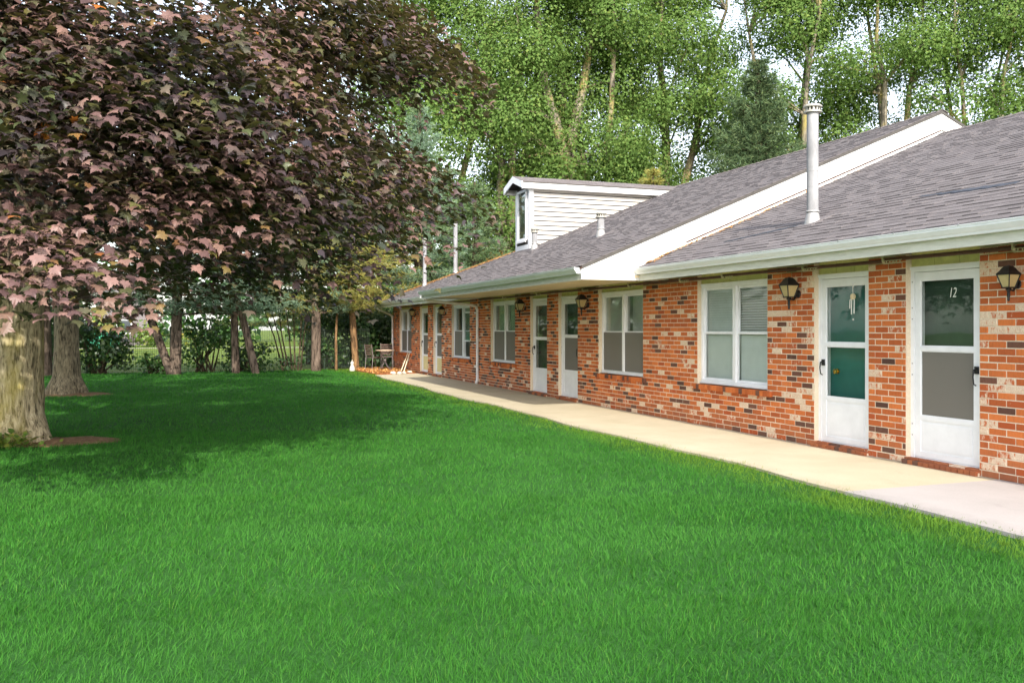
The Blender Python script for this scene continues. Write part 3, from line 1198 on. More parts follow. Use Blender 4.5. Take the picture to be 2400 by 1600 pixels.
def build_gable(y, sgn):
    """white gable end of the middle roof: broad rake boards over flat panels"""
    d = .42 + .12
    yb = y + sgn * .0
    # flat panel behind
    m = MB()
    poly = [(ME + .002, 2.23), (NE + 1.0, 2.23), (RX, 2.23), (BME, 2.23), (BME, EZ - .055), (RX, RIDGE_M - .055), (ME + .002, EZ - .055)]
    a, b = sorted((yb, yb - sgn * .05))
    m.prism(poly, 1, a, b)
    m.build('gable_panel', 'gable_white', BLD)
    m = MB()
    a, b = sorted((yb + sgn * .001, yb + sgn * .026))
    D = .285
    x0 = ME + 1.28
    z0 = roof_z(x0, ME)
    m.prism([(x0, z0 - .055), (RX - .002, RIDGE_M - .055), (RX - .002, RIDGE_M - .055 - D), (x0, z0 - .055 - D)], 1, a, b)
    m.prism([(RX + .002, RIDGE_M - .055), (BME, EZ - .055), (BME, EZ - .055 - D), (RX + .002, RIDGE_M - .055 - D)], 1, a, b)
    m.build('rake_board', 'gable_white', BLD)
    # eave return box at the lower end, flush with the rake boards
    m = MB()
    m.prism([(ME - .0, 2.215), (NE + .35, 2.215), (x0 - .004, 2.40), (x0 - .004, z0 - .056), (ME, EZ - .056)], 1, a, b)
    m.build('eave_return', 'gable_white', BLD)
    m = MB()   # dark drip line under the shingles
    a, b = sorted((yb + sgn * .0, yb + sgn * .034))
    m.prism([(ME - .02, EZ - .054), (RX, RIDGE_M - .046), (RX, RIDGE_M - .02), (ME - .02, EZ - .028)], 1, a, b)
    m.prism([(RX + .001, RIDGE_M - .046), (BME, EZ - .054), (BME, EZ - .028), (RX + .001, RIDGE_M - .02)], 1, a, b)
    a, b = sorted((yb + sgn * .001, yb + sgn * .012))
    m.prism([(x0 + .6, roof_z(x0 + .6, ME) - .057 - D), (RX - .002, RIDGE_M - .057 - D), (RX - .002, RIDGE_M - .078 - D), (x0 + .6, roof_z(x0 + .6, ME) - .078 - D)], 1, a, b)  # brown strip added to draw the shadow line under the rake board
    m.build('drip_and_shadow_strip', 'pipe_brown', BLD)
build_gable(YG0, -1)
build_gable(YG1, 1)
mg = MB()
mg.prism([(NE, 2.2), (BXE, 2.2), (BXE, EZ - .06), (RX, RIDGE_N - .06), (NE, EZ - .06)], 1, YN - .06, YN - .001)
mg.build('gable_panel', 'gable_white', BLD)

# ---- dormer
def build_dormer():
    xf, ya, yb = 8.40, 21.50, 22.46
    z0, ze = roof_z(8.40, ME), 5.08
    xb = ME + (ze - EZ) / SLOPE
    m = MB()
    m.prism([(xf, z0 - .02), (xf, ze), (xb, ze)], 1, ya + .01, yb - .01)
    # front gable wall
    m.prism([(ya + .01, z0 - .02), (yb - .01, z0 - .02), (yb - .01, ze), ((ya + yb) / 2, ze + .21), (ya + .01, ze)], 0, xf - .001, xf + .05)
    dor = m.build('dormer', 'felt', BLD)
    n = 13
    h = (ze - z0 - .02) / n
    for i in range(n):
        za = z0 + .01 + i * h
        zb = za + h
        xe_a = ME + (za - EZ) / SLOPE - .02
        xe_b = ME + (zb - EZ) / SLOPE - .02
        x0 = xf + .105
        if xe_a < x0 + .02: xe_a = x0 + .02
        b = MB()
        # lapped board on the side facing the lawn end: butt 12 mm proud
        b.hexa([(x0, ya - .016, za), (xe_a, ya - .016, za), (xe_a, ya + .009, za), (x0, ya + .009, za),
                (x0, ya - .006, zb - .026), (xe_b, ya - .006, zb - .026), (xe_b, ya + .009, zb - .026), (x0, ya + .009, zb - .026)])  # dark felt left bare above each board draws in its shadow line
        b.build('siding_board', 'siding', dor)
    t = MB()
    t.box(xf - .012, xf + .10, ya - .022, ya + .009, z0 - .02, ze)
    t.box(xf - .012, xf + .10, yb - .009, yb + .022, z0 - .02, ze)
    t.box(xf - .022, xf - .0125, ya - .022, ya + .085, z0 - .04, ze)
    t.box(xf - .022, xf - .0125, yb - .085, yb + .022, z0 - .04, ze)
    t.box(xf - .024, xf - .002, ya + .086, yb - .086, z0 - .03, z0 + .12)
    t.build('corner_trim', 'white_paint', dor)
    # narrow window on the front
    w = MB()
    wa, wb, w0, w1 = ya + .15, yb - .15, z0 + .24, ze - .05
    for (q0, q1, r0, r1) in ((wa, wa + .06, w0, w1), (wb - .06, wb, w0, w1), (wa + .0605, wb - .0605, w0, w0 + .06), (wa + .0605, wb - .0605, w1 - .06, w1)):
        w.box(xf - .05, xf - .002, q0, q1, r0, r1)
    w.box(xf - .075, xf - .051, wa - .02, wb + .02, w0 - .05, w0 + .01)
    w.build('window_frame', 'white_paint', dor)
    g = MB(); g.box(xf - .022, xf - .018, wa + .055, wb - .055, w0 + .055, w1 - .055)
    g.build('window_pane', 'glass', dor)
    g = MB(); g.box(xf - .012, xf - .004, wa + .05, wb - .05, w0 + .05, w1 - .05)
    g.build('window_backing', 'dark_green_door', dor)
    # gable roof with overhang
    yc = (ya + yb) / 2
    ov = .20
    zr = ze + .31
    x0 = xf - .27
    def ridge_x(z): return ME + (z - EZ) / SLOPE
    for sgn in (-1, 1):
        ye = yc + sgn * ((yb - ya) / 2 + ov)
        zl = ze + .09
        r = MB()
        top = [(x0, yc, zr), (ridge_x(zr) if zr < RIDGE_M else RX, yc, zr), (ridge_x(zl) + .1, ye, zl), (x0, ye, zl)]
        bot = [(p[0], p[1], p[2] - .035) for p in top]
        r.hexa(bot + top)
        r.build('dormer_roof', 'felt', dor)
        # shingle courses
        sh = MB()
        nrow = 6
        rr = random.Random(4)
        for k in range(nrow):
            fa, fb = k / nrow, (k + 1.12) / nrow
            x = x0 - .02
            while x < RX - .2:
                wd = rr.uniform(.2, .36)
                pa = [(x, ye + (yc - ye) * fa, zl + (zr - zl) * fa), (x + wd, ye + (yc - ye) * fa, zl + (zr - zl) * fa),
                      (x + wd, ye + (yc - ye) * min(1, fb), zl + (zr - zl) * min(1, fb)), (x, ye + (yc - ye) * min(1, fb), zl + (zr - zl) * min(1, fb))]
                tt = rr.uniform(.010, .018)
                sh.hexa([(p[0], p[1], p[2] + .001) for p in pa] + [(pa[0][0], pa[0][1], pa[0][2] + tt), (pa[1][0], pa[1][1], pa[1][2] + tt), (pa[2][0], pa[2][1], pa[2][2] + .004), (pa[3][0], pa[3][1], pa[3][2] + .004)])
                x += wd + .003
        stuff(sh.build('shingle', 'shingle', dor))
        # side fascia
        f = MB()
        lo, hi = sorted((ye - sgn * .02, ye + sgn * .0))
        f.prism([(x0, zl - .036), (ridge_x(zl), zl - .036), (ridge_x(zl - .17), zl - .17), (x0, zl - .17)], 1, lo, hi)
        lo, hi = sorted((ye - sgn * .021, yc + sgn * (yb - ya) / 2 + sgn * .023))
        f.prism([(x0 + .03, zl - .16), (ridge_x(zl - .16), zl - .16), (ridge_x(zl - .17), zl - .175), (x0 + .03, zl - .175)], 1, lo, hi)
        f.build('fascia', 'gable_white', dor)
        # front rake board
        b = MB()
        b.hexa([(x0 - .022, ye, zl - .17), (x0 - .001, ye, zl - .17), (x0 - .001, yc, zr - .17), (x0 - .022, yc, zr - .17),
                (x0 - .022, ye, zl - .0), (x0 - .001, ye, zl - .0), (x0 - .001, yc, zr - .0), (x0 - .022, yc, zr - .0)])
        b.build('rake_board', 'white_paint', dor)
    return dor
build_dormer()

# ---- vent pipes
def vent_pipe(x, y, ex, top, r, tall, label):
    z = roof_z(x, ex)
    m = MB()
    m.tube([(x, y, z - .05), (x, y, top - .12)], r, 20)
    if tall:
        m.lathe([(r + .003, 0), (r + .003, .012)], (x, y, z + .86 * (top - z) * .5), 20)
        m.lathe([(r + .002, 0), (r + .002, .012)], (x, y, z + .30 * (top - z)), 20)
    p = m.build('vent_pipe', 'galvanised', BLD)
    p['label'] = label
    c = MB()
    c.lathe([(r * .98, 0), (r * 1.55, .004), (r * 1.55, .022), (r * 1.25, .026), (r * 1.25, .030)], (x, y, top - .128), 20)
    c.lathe([(r * 1.25, 0), (r * 1.6, .004), (r * 1.62, .018), (r * 1.2, .042), (r * .4, .056), (.002, .058)], (x, y, top - .058), 20)
    n = 12
    for k in range(n):
        a = 2 * math.pi * k / n
        ca, sa = math.cos(a), math.sin(a)
        R = r * 1.2
        w = .012
        vs = []
        for zz in (top - .099, top - .057):
            for (dr, dw) in ((0, -w), (.004, -w), (.004, w), (0, w)):
                vs.append((x + (R + dr) * ca - dw * sa, y + (R + dr) * sa + dw * ca, zz))
        c.hexa(vs)
    c.build('cap', 'cap_metal', p)
    d = MB(); d.lathe([(r * 1.0, 0), (r * 1.0, .042)], (x, y, top - .099), 16)
    d.build('cap_core', 'felt', p)
    f = MB()
    f.lathe([(r * 1.5, -.13), (r * 1.38, .02), (r * 1.12, .10), (r * 1.04, .135)], (x, y, z), 20)
    f.lathe([(r * 1.04, .14), (r * 1.28, .143), (r * 1.28, .152), (r * 1.02, .165)], (x, y, z), 20)
    q = [(x - .17, y - .19), (x + .20, y - .19), (x + .20, y + .19), (x - .17, y + .19)]
    f.hexa([(a, b, roof_z(a, ex) + .004) for a, b in q] + [(a, b, roof_z(a, ex) + .0215) for a, b in q], 1)
    f.build('flashing', ['lead_flashing', 'shingle'], p)
vent_pipe(7.85, 9.84, NE, 4.42, .075, True, 'tall thick galvanised vent pipe on the near roof')
vent_pipe(7.95, 16.43, ME, 3.80, .072, False, 'short vent pipe standing alone in mid slope')
vent_pipe(8.15, 20.55, ME, 3.92, .070, False, 'short vent pipe beside the dormer')
vent_pipe(8.10, 30.85, NE, 4.62, .068, True, 'tall slim vent pipe near the far corner of the roof')
vent_pipe(9.15, 30.60, NE, 5.30, .072, True, 'tall slim vent pipe higher up the far hip')

# ---- downspouts
def downspout(pts, name='downspout', r=.036):
    m = MB()
    # rounded-square leader
    m.tube(pts, r, 10)
    for p in pts[1:-1]:
        m.lathe([(r * 1.12, -.012), (r * 1.12, .012)], p, 12)
    d = m.build(name, 'gutter_white', BLD)
    s = MB()
    wx, wy, wz = pts[-1]
    for z in (1.85, 1.05, .45):
        s.box(wx - r - .004, wx + .03, wy - r - .004, wy + r + .004, z, z + .03)
    s.build('strap', 'gutter_white', d)
xw = BX - .045
downspout([(ME - .05, YG1 - .16, 2.32), (ME - .05, YG1 - .16, 2.24), (ME + .06, YG1 - .16, 2.18), (6.0, YG1 - .1, 2.165), (7.2, YG1 - .02, 2.07), (xw - .03, YG1, 2.03), (xw, YG1, 1.93), (xw, YG1, .12), (xw - .05, YG1 - .05, .03)])
downspout([(NE - .05, YH - .2, 2.32), (NE - .05, YH - .2, 2.22), (NE + .10, YH - .32, 2.12), (xw - .12, YF - .12, 1.98), (xw, YF - .06, 1.90), (xw, YF - .06, .05)])

# ---- brown pipe with straps high on the wall
def wall_pipe():
    segs = [(YN, 6.35), (6.30, 8.02), (7.97, 9.40), (9.35, 11.2), (11.15, 12.37), (12.3, 14.1), (14.05, 16.0), (15.95, 18.4), (18.3, 20.6), (20.5, YG1 - .1), (YG1 + .1, 25.5), (25.4, 28.5), (28.4, 31.9)]
    p = MB()
    for i, (a, b) in enumerate(segs):
        z = 2.205 + (.004 if i % 2 else -.004)
        p.tube([(BX - .035, a, z), (BX - .035, b, z + .006)], .021, 8)
    o = p.build('sprinkler_pipe', 'pipe_brown', BLD)
    for i, (a, b) in enumerate(segs[:9]):
        y = b
        h = MB()
        h.tube([(BX - .035, y + .012, 2.205), (BX - .035, y - .022, 2.205)], .027, 8)
        h.box(BX - .068, BX - .060, y - .012, y + .006, 2.20, 2.255)
        h.tube([(BX - .035, y - .02, 2.205), (BX - .075, y - .03, 2.195)], .012, 6)
        # perforated strap hanging along the pipe: links with holes between
        for k in range(5):
            yy = y - .07 - .05 * k
            h.box(BX - .066, BX - .062, yy, yy + .012, 2.168, 2.196)
        h.box(BX - .066, BX - .062, y - .29, y - .02, 2.196, 2.202)
        h.box(BX - .066, BX - .062, y - .29, y - .02, 2.162, 2.168)
        h.build('strap', 'strap_metal', o)
wall_pipe()

# ------------------------------------------------------------------ wall lanterns
def make_lamp():
    t = thing('wall_lamp', 'black lantern on the brick pier between the blinds window and the teal door', 'wall lamp', (BX, 9.55, 1.93), 'black carriage lanterns along the brick wall')
    X = -.165
    # cage: four posts of a body wider at the top
    m = MB()
    zt, zb, wt, wb = .075, -.085, .095, .052
    cs = [(-1, -1), (1, -1), (1, 1), (-1, 1)]
    for sx, sy in cs:
        m.tube([(X + sx * wt, sy * wt, zt), (X + sx * wb, sy * wb, zb)], .008, 6)
    for w, z, h in ((wt + .008, zt, .012), (wb + .010, zb - .012, .014)):
        m.box(X - w, X + w, -w, w, z, z + h)
    m.build('cage', 'black_iron', t)
    for i in range(4):
        (ax, ay), (bx, by) = cs[i], cs[(i + 1) % 4]
        k = .94
        g = MB()
        o_ = [(X + ax * wt * k, ay * wt * k, zt), (X + bx * wt * k, by * wt * k, zt), (X + bx * wb * k, by * wb * k, zb), (X + ax * wb * k, ay * wb * k, zb)]
        kk = .96
        i_ = [(X + (p[0] - X) * kk, p[1] * kk, p[2]) for p in o_]
        g.hexa(o_ + i_)
        g.build('glass_panel', 'lamp_glass', t)
    # hipped roof, flared
    m = MB()
    m.lathe([(.150, .086), (.146, .094), (.108, .128), (.080, .165), (.072, .172), (.050, .190), (.012, .196), (.006, .204)], (X, 0, 0), 4, 0, False, math.pi / 4)
    m.build('lamp_roof', 'black_iron', t)
    m = MB()
    m.lathe([(.030, -.100), (.040, -.112), (.026, -.128), (.018, -.15), (.022, -.19), (.014, -.235), (.018, -.25), (.004, -.268)], (X, 0, 0), 10)
    m.build('finial', 'black_iron', t)
    m = MB()
    m.tube([(X + .02, 0, -.118), (X + .08, 0, -.125), (-.05, 0, -.09), (-.02, 0, -.055)], [.013, .014, .016, .02], 8)
    m.build('arm', 'black_iron', t)
    m = MB()
    m.tube([(-.022, 0, -.045), (-.001, 0, -.045)], [.046, .058], 14)
    m.build('back_plate', 'black_iron', t)
    m = MB()
    m.lathe([(.010, -.06), (.022, -.03), (.026, 0), (.016, .03), (.004, .045)], (X, 0, 0), 10)
    m.build('bulb', 'bulb', t)
    return t
lamp0 = make_lamp()
lamp0.scale = (.88, .88, .88)
for y, z, lab in ((6.34, 1.90, 'weathered lantern with wire on its top beside door 12'),
                  (15.85, 1.94, 'black lantern between the grey screened door and the shaded window'),
                  (19.20, 1.95, 'black lantern between the curtained window and the brown glass door'),
                  (25.72, 1.95, 'black lantern overlapping a door just past the porch downspout'),
                  (29.32, 1.97, 'farthest black lantern, overlapping the last window of the row')):
    c = copy_tree(lamp0)
    c.location = (BX, y, z)
    c['label'] = lab
    if y < 7:
        c.scale = (.72, .72, .72)
        m = MB()
        pts = [(-.165 + .05 * math.sin(a * 1.7) , .06 * math.cos(a), .10 + .05 * math.sin(a * 2.3) ) for a in np.linspace(0, 6, 22)]
        m.tube(pts, .004, 5)
        m.build('loose_wire', 'white_paint', c)

# nest straw on the near lamp's neighbour
# wind chime behind the teal door's glass
def wind_chime():
    x, y, z = BX + RECESS - .02, 8.64, 1.96
    t = thing('wind_chime', 'small cream wind chime hanging at the top of the teal door glass', 'wind chime', (x, y, z))
    m = MB()
    m.tube([(0, -.04, .03), (0, 0, -.02), (0, .04, .03)], .004, 5)
    m.tube([(0, 0, -.02), (0, 0, -.10)], .003, 5)
    m.build('cord', 'number_white', t)
    m = MB(); m.tube([(-.01, 0, -.13), (.01, 0, -.13)], .036, 14)
    m.build('disc', 'chime_cream', t)
    for dy, l in ((-.022, .16), (.022, .17), (.05, .10)):
        m = MB(); m.tube([(0, dy * .5, -.15), (0, dy, -.17), (0, dy + .004, -.17 - l)], [.003, .006, .006], 6)
        m.build('chime_tube', 'number_white', t)
    m = MB(); m.lathe([(.002, -.012), (.011, 0), (.002, .012)], (0, -.005, -.40), 8)
    m.build('bead', 'number_white', t)
wind_chime()

# ------------------------------------------------------------------ bistro set by the far corner
def bistro_chair(loc, rz, label):
    t = thing('bistro_chair', label, 'chair', loc, 'slatted bistro chairs')
    t.rotation_euler = (0, 0, rz)
    m = MB()
    for s in (-1, 1):
        y = s * .20
        m.tube([(-.24, y, 0), (-.20, y, .44), (-.19, y, .46), (-.27, y * 1.0, .92)], .013, 6)
    m.build('back_frame', 'steel_chair', t)
    for s in (-1, 1):
        m = MB(); m.tube([(.24, s * .20, 0), (.20, s * .20, .45)], .012, 6)
        m.build('leg', 'steel_chair', t)
    m = MB()
    m.tube([(.2, -.2, .445), (.2, .2, .445)], .011, 6)
    m.tube([(-.2, -.2, .445), (-.2, .2, .445)], .011, 6)
    m.tube([(-.2, -.2, .445), (.2, -.2, .445)], .011, 6)
    m.tube([(-.2, .2, .445), (.2, .2, .445)], .011, 6)
    m.build('seat_frame', 'steel_chair', t)
    for k in range(6):
        b = MB(); b.box(-.19 + k * .066, -.19 + k * .066 + .052, -.20, .20, .458, .470)
        b.build('seat_slat', 'slat_wood', t)
    for k in range(5):
        z = .53 + k * .08
        xx = -.19 - (z - .46) * .174
        b = MB(); b.box(xx - .006 + .016, xx + .006 + .016, -.215, .215, z, z + .048)
        b.build('back_slat', 'slat_wood', t)
    return t
bistro_chair((6.42, 31.4, .0), math.radians(25), 'slatted metal bistro chair on the lawn side of the small round table')
bistro_chair((7.02, 32.1, .0), math.radians(-100), 'slatted metal bistro chair against the brick beside the small round table')
def bistro_table():
    t = thing('bistro_table', 'small round bistro table with curved scroll legs by the far wall corner', 'table', (6.72, 31.0, 0))
    m = MB(); m.lathe([(.30, .695), (.33, .70), (.33, .718), (.30, .722)], n=24); m.build('tabletop', 'table_top', t)
    for k in range(4):
        a = k * math.pi / 2 + .5
        ca, sa = math.cos(a), math.sin(a)
        m = MB(); m.tube([(ca * r, sa * r, z) for r, z in ((.27, .69), (.20, .62), (.08, .48), (.03, .36), (.05, .26), (.16, .12), (.27, .07), (.31, .0))], .013, 6)
        m.build('leg', 'steel_chair', t)
    m = MB(); m.lathe([(.05, .33), (.06, .36), (.05, .39)], n=12); m.build('collar', 'steel_chair', t)
bistro_table()
def garden_bits():
    # mulch bed with edging stones
    m = MB()
    pts = [(5.95, 29.3), (6.3, 28.75), (7.39, 28.95), (7.39, 33.0), (6.2, 33.0), (5.8, 31.5)]
    m.prism(pts, 2, -.05, .012)
    b = m.build('mulch_bed', 'mulch')
    b['kind'] = 'structure'
    n = 1500
    Pm = np.column_stack([RNG.uniform(5.95, 7.38, n), RNG.uniform(29.1, 32.9, n), RNG.uniform(.012, .05, n)])
    tm = np.array([(-.2, -.5, 0), (.2, -.5, 0.1), (.15, .5, 0), (-.2, .4, .1)], float)
    V, F = scatter(Pm, RNG.normal(0, .5, (n, 3)) + [0, 0, 1], RNG.normal(0, 1, (n, 3)), RNG.uniform(.04, .09, n), tm, np.array([[0, 1, 2, 3]]))
    o = np_mesh('mulch_chips', V, F, 'needle_litter'); o['kind'] = 'stuff'
    for i, (x, y, r) in enumerate(((6.52, 28.85, .10), (6.72, 28.80, .085), (6.90, 28.88, .075), (7.15, 29.15, .09))):
        m = MB()
        prof = [(r * math.cos(a), r * .62 * math.sin(a)) for a in np.linspace(-.5, 1.45, 8)]
        m.lathe(prof, (0, 0, 0), 12)
        o = m.build('edging_stone', 'stone_pale')
        o.location = (x, y, .02)
        o.rotation_euler = (.1 * i, -.08 * i, i)
        for v in o.data.vertices:
            nz = mnoise.noise(Vector(v.co) * 9 + Vector((i * 3, 0, 0)))
            v.co *= 1 + .2 * nz
        tag(o, ('pale rounded stone nearest the lawn at the walkway end', 'pale rounded stone second from the lawn, second in the row of three',
                'pale rounded stone third in the row at the walkway end', 'pale stone set apart against the brick wall foot')[i], 'stone', 'edging stones of the mulch bed')
    # white garden figure: a small sitting animal shape
    t = thing('garden_ornament', 'small white garden figurine on the lawn edge left of the bistro set', 'garden ornament', (5.62, 31.2, 0))
    m = MB(); m.lathe([(.09, 0), (.10, .05), (.085, .12), (.055, .19), (.04, .22)], n=12); m.build('body', 'stone_pale', t)
    m = MB(); m.lathe([(.01, .20), (.055, .23), (.065, .27), (.05, .31), (.01, .33)], n=12)
    for s in (-1, 1):
        m.lathe([(.018, 0), (.014, .04), (.003, .07)], (0, s * .035, .315), 8)
    m.build('head', 'stone_pale', t)
    # bundle of poles leaning on the wall
    for i, (y, x) in enumerate(((29.75, 6.98), (29.5, 7.02))):
        m = MB(); m.tube([(x, y, .0), (7.36, y + .55, .62)], .016, 7)
        o = m.build('garden_stake', 'cream_paint')
        tag(o, 'pale stake leaning on the brick beside the bistro set, ' + ('farther of the two' if i == 0 else 'nearer of the two'), 'stake', 'stakes leaning on the wall')
garden_bits()

# ------------------------------------------------------------------ trees
def bark_trunk(name, x, y, prof, mat, parent, seg=48, ridge=.02, lean=(0, 0), flare_lobes=5, flare=.25, seed=1, rows=44):
    """trunk with a root flare and ridged bark as real relief"""
    zs = np.linspace(prof[0][0], prof[-1][0], rows)
    V = []
    for z in zs:
        r = np.interp(z, [p[0] for p in prof], [p[1] for p in prof])
        for k in range(seg):
            a = 2 * math.pi * k / seg
            f = max(0, 1 - z / .55) ** 2
            rr = r * (1 + flare * f * (.4 + .6 * math.cos(flare_lobes * a + seed)))
            n1 = mnoise.noise(Vector((math.cos(a) * r * 14 + seed * 7, math.sin(a) * r * 14, z * 1.6)))
            n2 = mnoise.noise(Vector((math.cos(a) * 2.0 + seed, math.sin(a) * 2.0, z * .9)))
            rr += ridge * n1 + .06 * r * n2
            V.append((x + lean[0] * z + rr * math.cos(a), y + lean[1] * z + rr * math.sin(a), z))
    F = [(i * seg + k, i * seg + (k + 1) % seg, (i + 1) * seg + (k + 1) % seg, (i + 1) * seg + k) for i in range(rows - 1) for k in range(seg)]
    return np_mesh(name, np.array(V), np.array(F), mat, parent, True)

# maple leaf: five pointed lobes, fan from the middle
_half = [(.05, -.02), (.16, -.10), (.40, -.14), (.33, .05), (.62, .16), (.50, .27), (.66, .50), (.40, .45), (.36, .60), (.22, .56), (.17, .78), (.08, .84)]
_out = [(0, 0)] + _half + [(0, 1.05)] + [(-a, b) for a, b in _half[::-1]]
def _leafz(x, y):
    return -.28 * x * x - .22 * (y - .25) ** 2 + .10 * abs(x) - .02
MAPLE_T = np.array([(0, .32, .0)] + [(a, b, _leafz(a, b)) for a, b in _out], float)
MAPLE_F = np.array([[0, i, i + 1] for i in range(1, len(_out))] + [[0, len(_out), 1]])
_h2 = [(.40, -.12), (.30, .08), (.62, .30), (.34, .46), (.2, .62)]
_o2 = [(0, 0)] + _h2 + [(0, 1.0)] + [(-a, b) for a, b in _h2[::-1]]
MAPLE2_T = np.array([(0, .32, 0)] + [(a, b, _leafz(a, b)) for a, b in _o2], float)
MAPLE2_F = np.array([[0, i, i + 1] for i in range(1, len(_o2))] + [[0, len(_o2), 1]])

_o3 = [(0, 0), (.48, -.10), (.62, .40), (0, 1.05), (-.62, .40), (-.48, -.10)]
MAPLE3_T = np.array([(a, b, _leafz(a, b)) for a, b in _o3], float)
MAPLE3_F = np.array([[0, i, i + 1] for i in range(1, len(_o3) - 1)])

def maple(name, label, cx, cy, R, trunk_prof, bark, pads, per_pad, tmpl, tris, lsize, seed, singles, zmin, ztop, lean=(0, 0), flare=.25, leafmat='maple_leaf', extra=(), top_pads=(), dead=(), notch=False, detail=(0, 0)):
    rng = np.random.default_rng(seed)
    t = thing(name, label, 'tree', (0, 0, 0))
    trunk = bark_trunk('trunk', cx, cy, trunk_prof, bark, t, 72, .022, lean, 5, flare, seed)
    zt = trunk_prof[-1][0] - .1
    tx, ty = cx + lean[0] * zt, cy + lean[1] * zt
    # pads: flattened drooping sprays at the end of boughs
    pd = []
    while len(pd) < pads:
        u = rng.random()
        z = zmin + (ztop - zmin) * u ** 1.25
        h = (z - zmin) / (ztop - zmin)
        prof = np.interp(h, [0, .12, .3, .55, .8, 1], [.86, .97, 1.0, .95, .78, .35])
        a = rng.random() * 2 * math.pi
        lump = 1 + .10 * mnoise.noise(Vector((math.cos(a) * 1.6 + seed, math.sin(a) * 1.6, z * .55))) * 2
        rr = R * prof * lump * (rng.uniform(.45, 1.0) ** .45)
        da = abs((a + math.radians(20) + math.pi) % (2 * math.pi) - math.pi)      # angle from the side facing the building
        side = max(0, 1 - (da / 1.15) ** 2)
        if notch:
            rr *= 1 - side * (1 - np.interp(z, [2.9, 3.5, 4.1, 4.5, 5.0, 5.9], [.93, .95, .84, .88, 1.06, .97]))
        if z < zmin + side * .80: continue
        if notch and rr * math.sin(a) > .8 and rng.random() < .5:      # far side thinned to let more light down to the lawn
            pads -= 1
            continue
        pd.append((cx + rr * math.cos(a), cy + rr * math.sin(a), z, a, rr))
    pd += [(x, y, z, math.atan2(y - cy, x - cx), math.hypot(x - cx, y - cy)) for x, y, z in list(extra) + list(top_pads)]
    # limbs and branches
    limb = MB()
    mains = []
    nl = 7
    for k in range(nl):
        a = 2 * math.pi * k / nl + rng.uniform(-.3, .3) + seed
        el = rng.uniform(.5, 1.1)
        L = rng.uniform(2.6, 4.2)
        pts = [Vector((tx, ty, zt - .25 - .1 * (k % 3)))]
        for i in range(1, 6):
            s = i / 5
            pts.append(Vector((tx + math.cos(a) * L * s * math.cos(el * (1 - .35 * s)), ty + math.sin(a) * L * s * math.cos(el * (1 - .35 * s)), zt + L * s * math.sin(el) + rng.uniform(-.05, .05))))
        limb.tube(pts, [.15, .13, .11, .09, .07, .05], 9)
        mains.append(pts)
    limb.tube([(tx, ty, zt - .3), (tx + .1, ty, zt + 1.5), (tx - .1, ty + .1, zt + 3.2), (tx, ty, zt + 5)], [trunk_prof[-1][1] * .95, .2, .13, .06], 12)
    for (x, y, z, a, rr) in pd:
        best = min((q for m_ in mains for q in m_[1:]), key=lambda q: (q.x - x) ** 2 + (q.y - y) ** 2 + (q.z - z) ** 2 + (4 if q.z > z + .5 else 0))
        e = Vector((x, y, z))
        mid = best.lerp(e, .5) + Vector((0, 0, .25))
        limb.tube([best, mid, e, e + Vector((math.cos(a) * .5, math.sin(a) * .5, -.22))], [.030, .020, .012, .005], 5, 1, False)
    limb.build('limb', [bark, 'bark_dark'], t)
    # leaves
    P_, N_, T_, S_ = [], [], [], []
    for (x, y, z, a, rr) in pd:
        n = int(per_pad * rng.uniform(.6, 1.4))
        out = np.array([math.cos(a), math.sin(a), 0])
        side = np.array([-math.sin(a), math.cos(a), 0])
        q = np.clip(rng.normal(0, 1, (n, 2)), -1.6, 1.6) * [.47, .50]
        drop = .08 - .62 * (q[:, 0] ** 2 + q[:, 1] ** 2) - .18 * np.maximum(q[:, 0], 0) + rng.normal(0, .085, n)
        drop = np.clip(drop, -.95, .5)
        p = np.array([x, y, z]) + q[:, :1] * out + q[:, 1:] * side + np.column_stack([np.zeros(n), np.zeros(n), drop])
        P_.append(p)
        o2 = unit(p - np.array([cx, cy, z - 1.0])) * [1, 1, 0]
        N_.append(np.array([0, 0, 1.0]) + o2 * .30 + rng.normal(0, .36, (n, 3)))
        T_.append(o2 * .85 + np.array([0, 0, -.75]) + rng.normal(0, .55, (n, 3)))
        S_.append(rng.uniform(.72, 1.18, n) * lsize)
    P_, N_, T_, S_ = map(np.concatenate, (P_, N_, T_, S_))
    keep = P_[:, 2] > 1.45
    P_, N_, T_, S_ = P_[keep], N_[keep], T_[keep], S_[keep]
    curl = rng.uniform(.8, 2.8, len(P_))
    d = P_[:, 1] * _c + P_[:, 0] * _s
    vis = np.array([in_view(*p, 0) for p in P_])
    order = np.argsort(np.where(vis, d, 1e6) / S_ * lsize)
    one = order[:singles]
    two = order[singles:]
    allV, allF, b0 = [], [], 0
    for sel, tm, tf in ((two[:detail[0]], tmpl, tris), (two[detail[0]:sum(detail)], MAPLE2_T, MAPLE2_F), (two[sum(detail):], MAPLE3_T, MAPLE3_F)):
        if len(sel) == 0: continue
        V, F = scatter(P_[sel], N_[sel], T_[sel], S_[sel], tm, tf, curl[sel])
        allV.append(V); allF.append(F + b0); b0 += len(V)
    crown = np_mesh('crown', np.concatenate(allV), np.concatenate(allF), leafmat, t)
    crown['kind'] = 'stuff'
    if dead:
        q = np.concatenate([np.array(p) + rng.normal(0, .035, (9, 3)) * [1, 1, 1.4] for p in dead])
        V, F = scatter(q, rng.normal(0, 1, q.shape), rng.normal(0, .4, q.shape) - [0, 0, 1], np.full(len(q), .075), tmpl, tris, np.full(len(q), 3.0))
        dl = np_mesh('dead_leaf_bunch', V, F, 'dead_leaf', t)
        dl['kind'] = 'stuff'
    vs = []
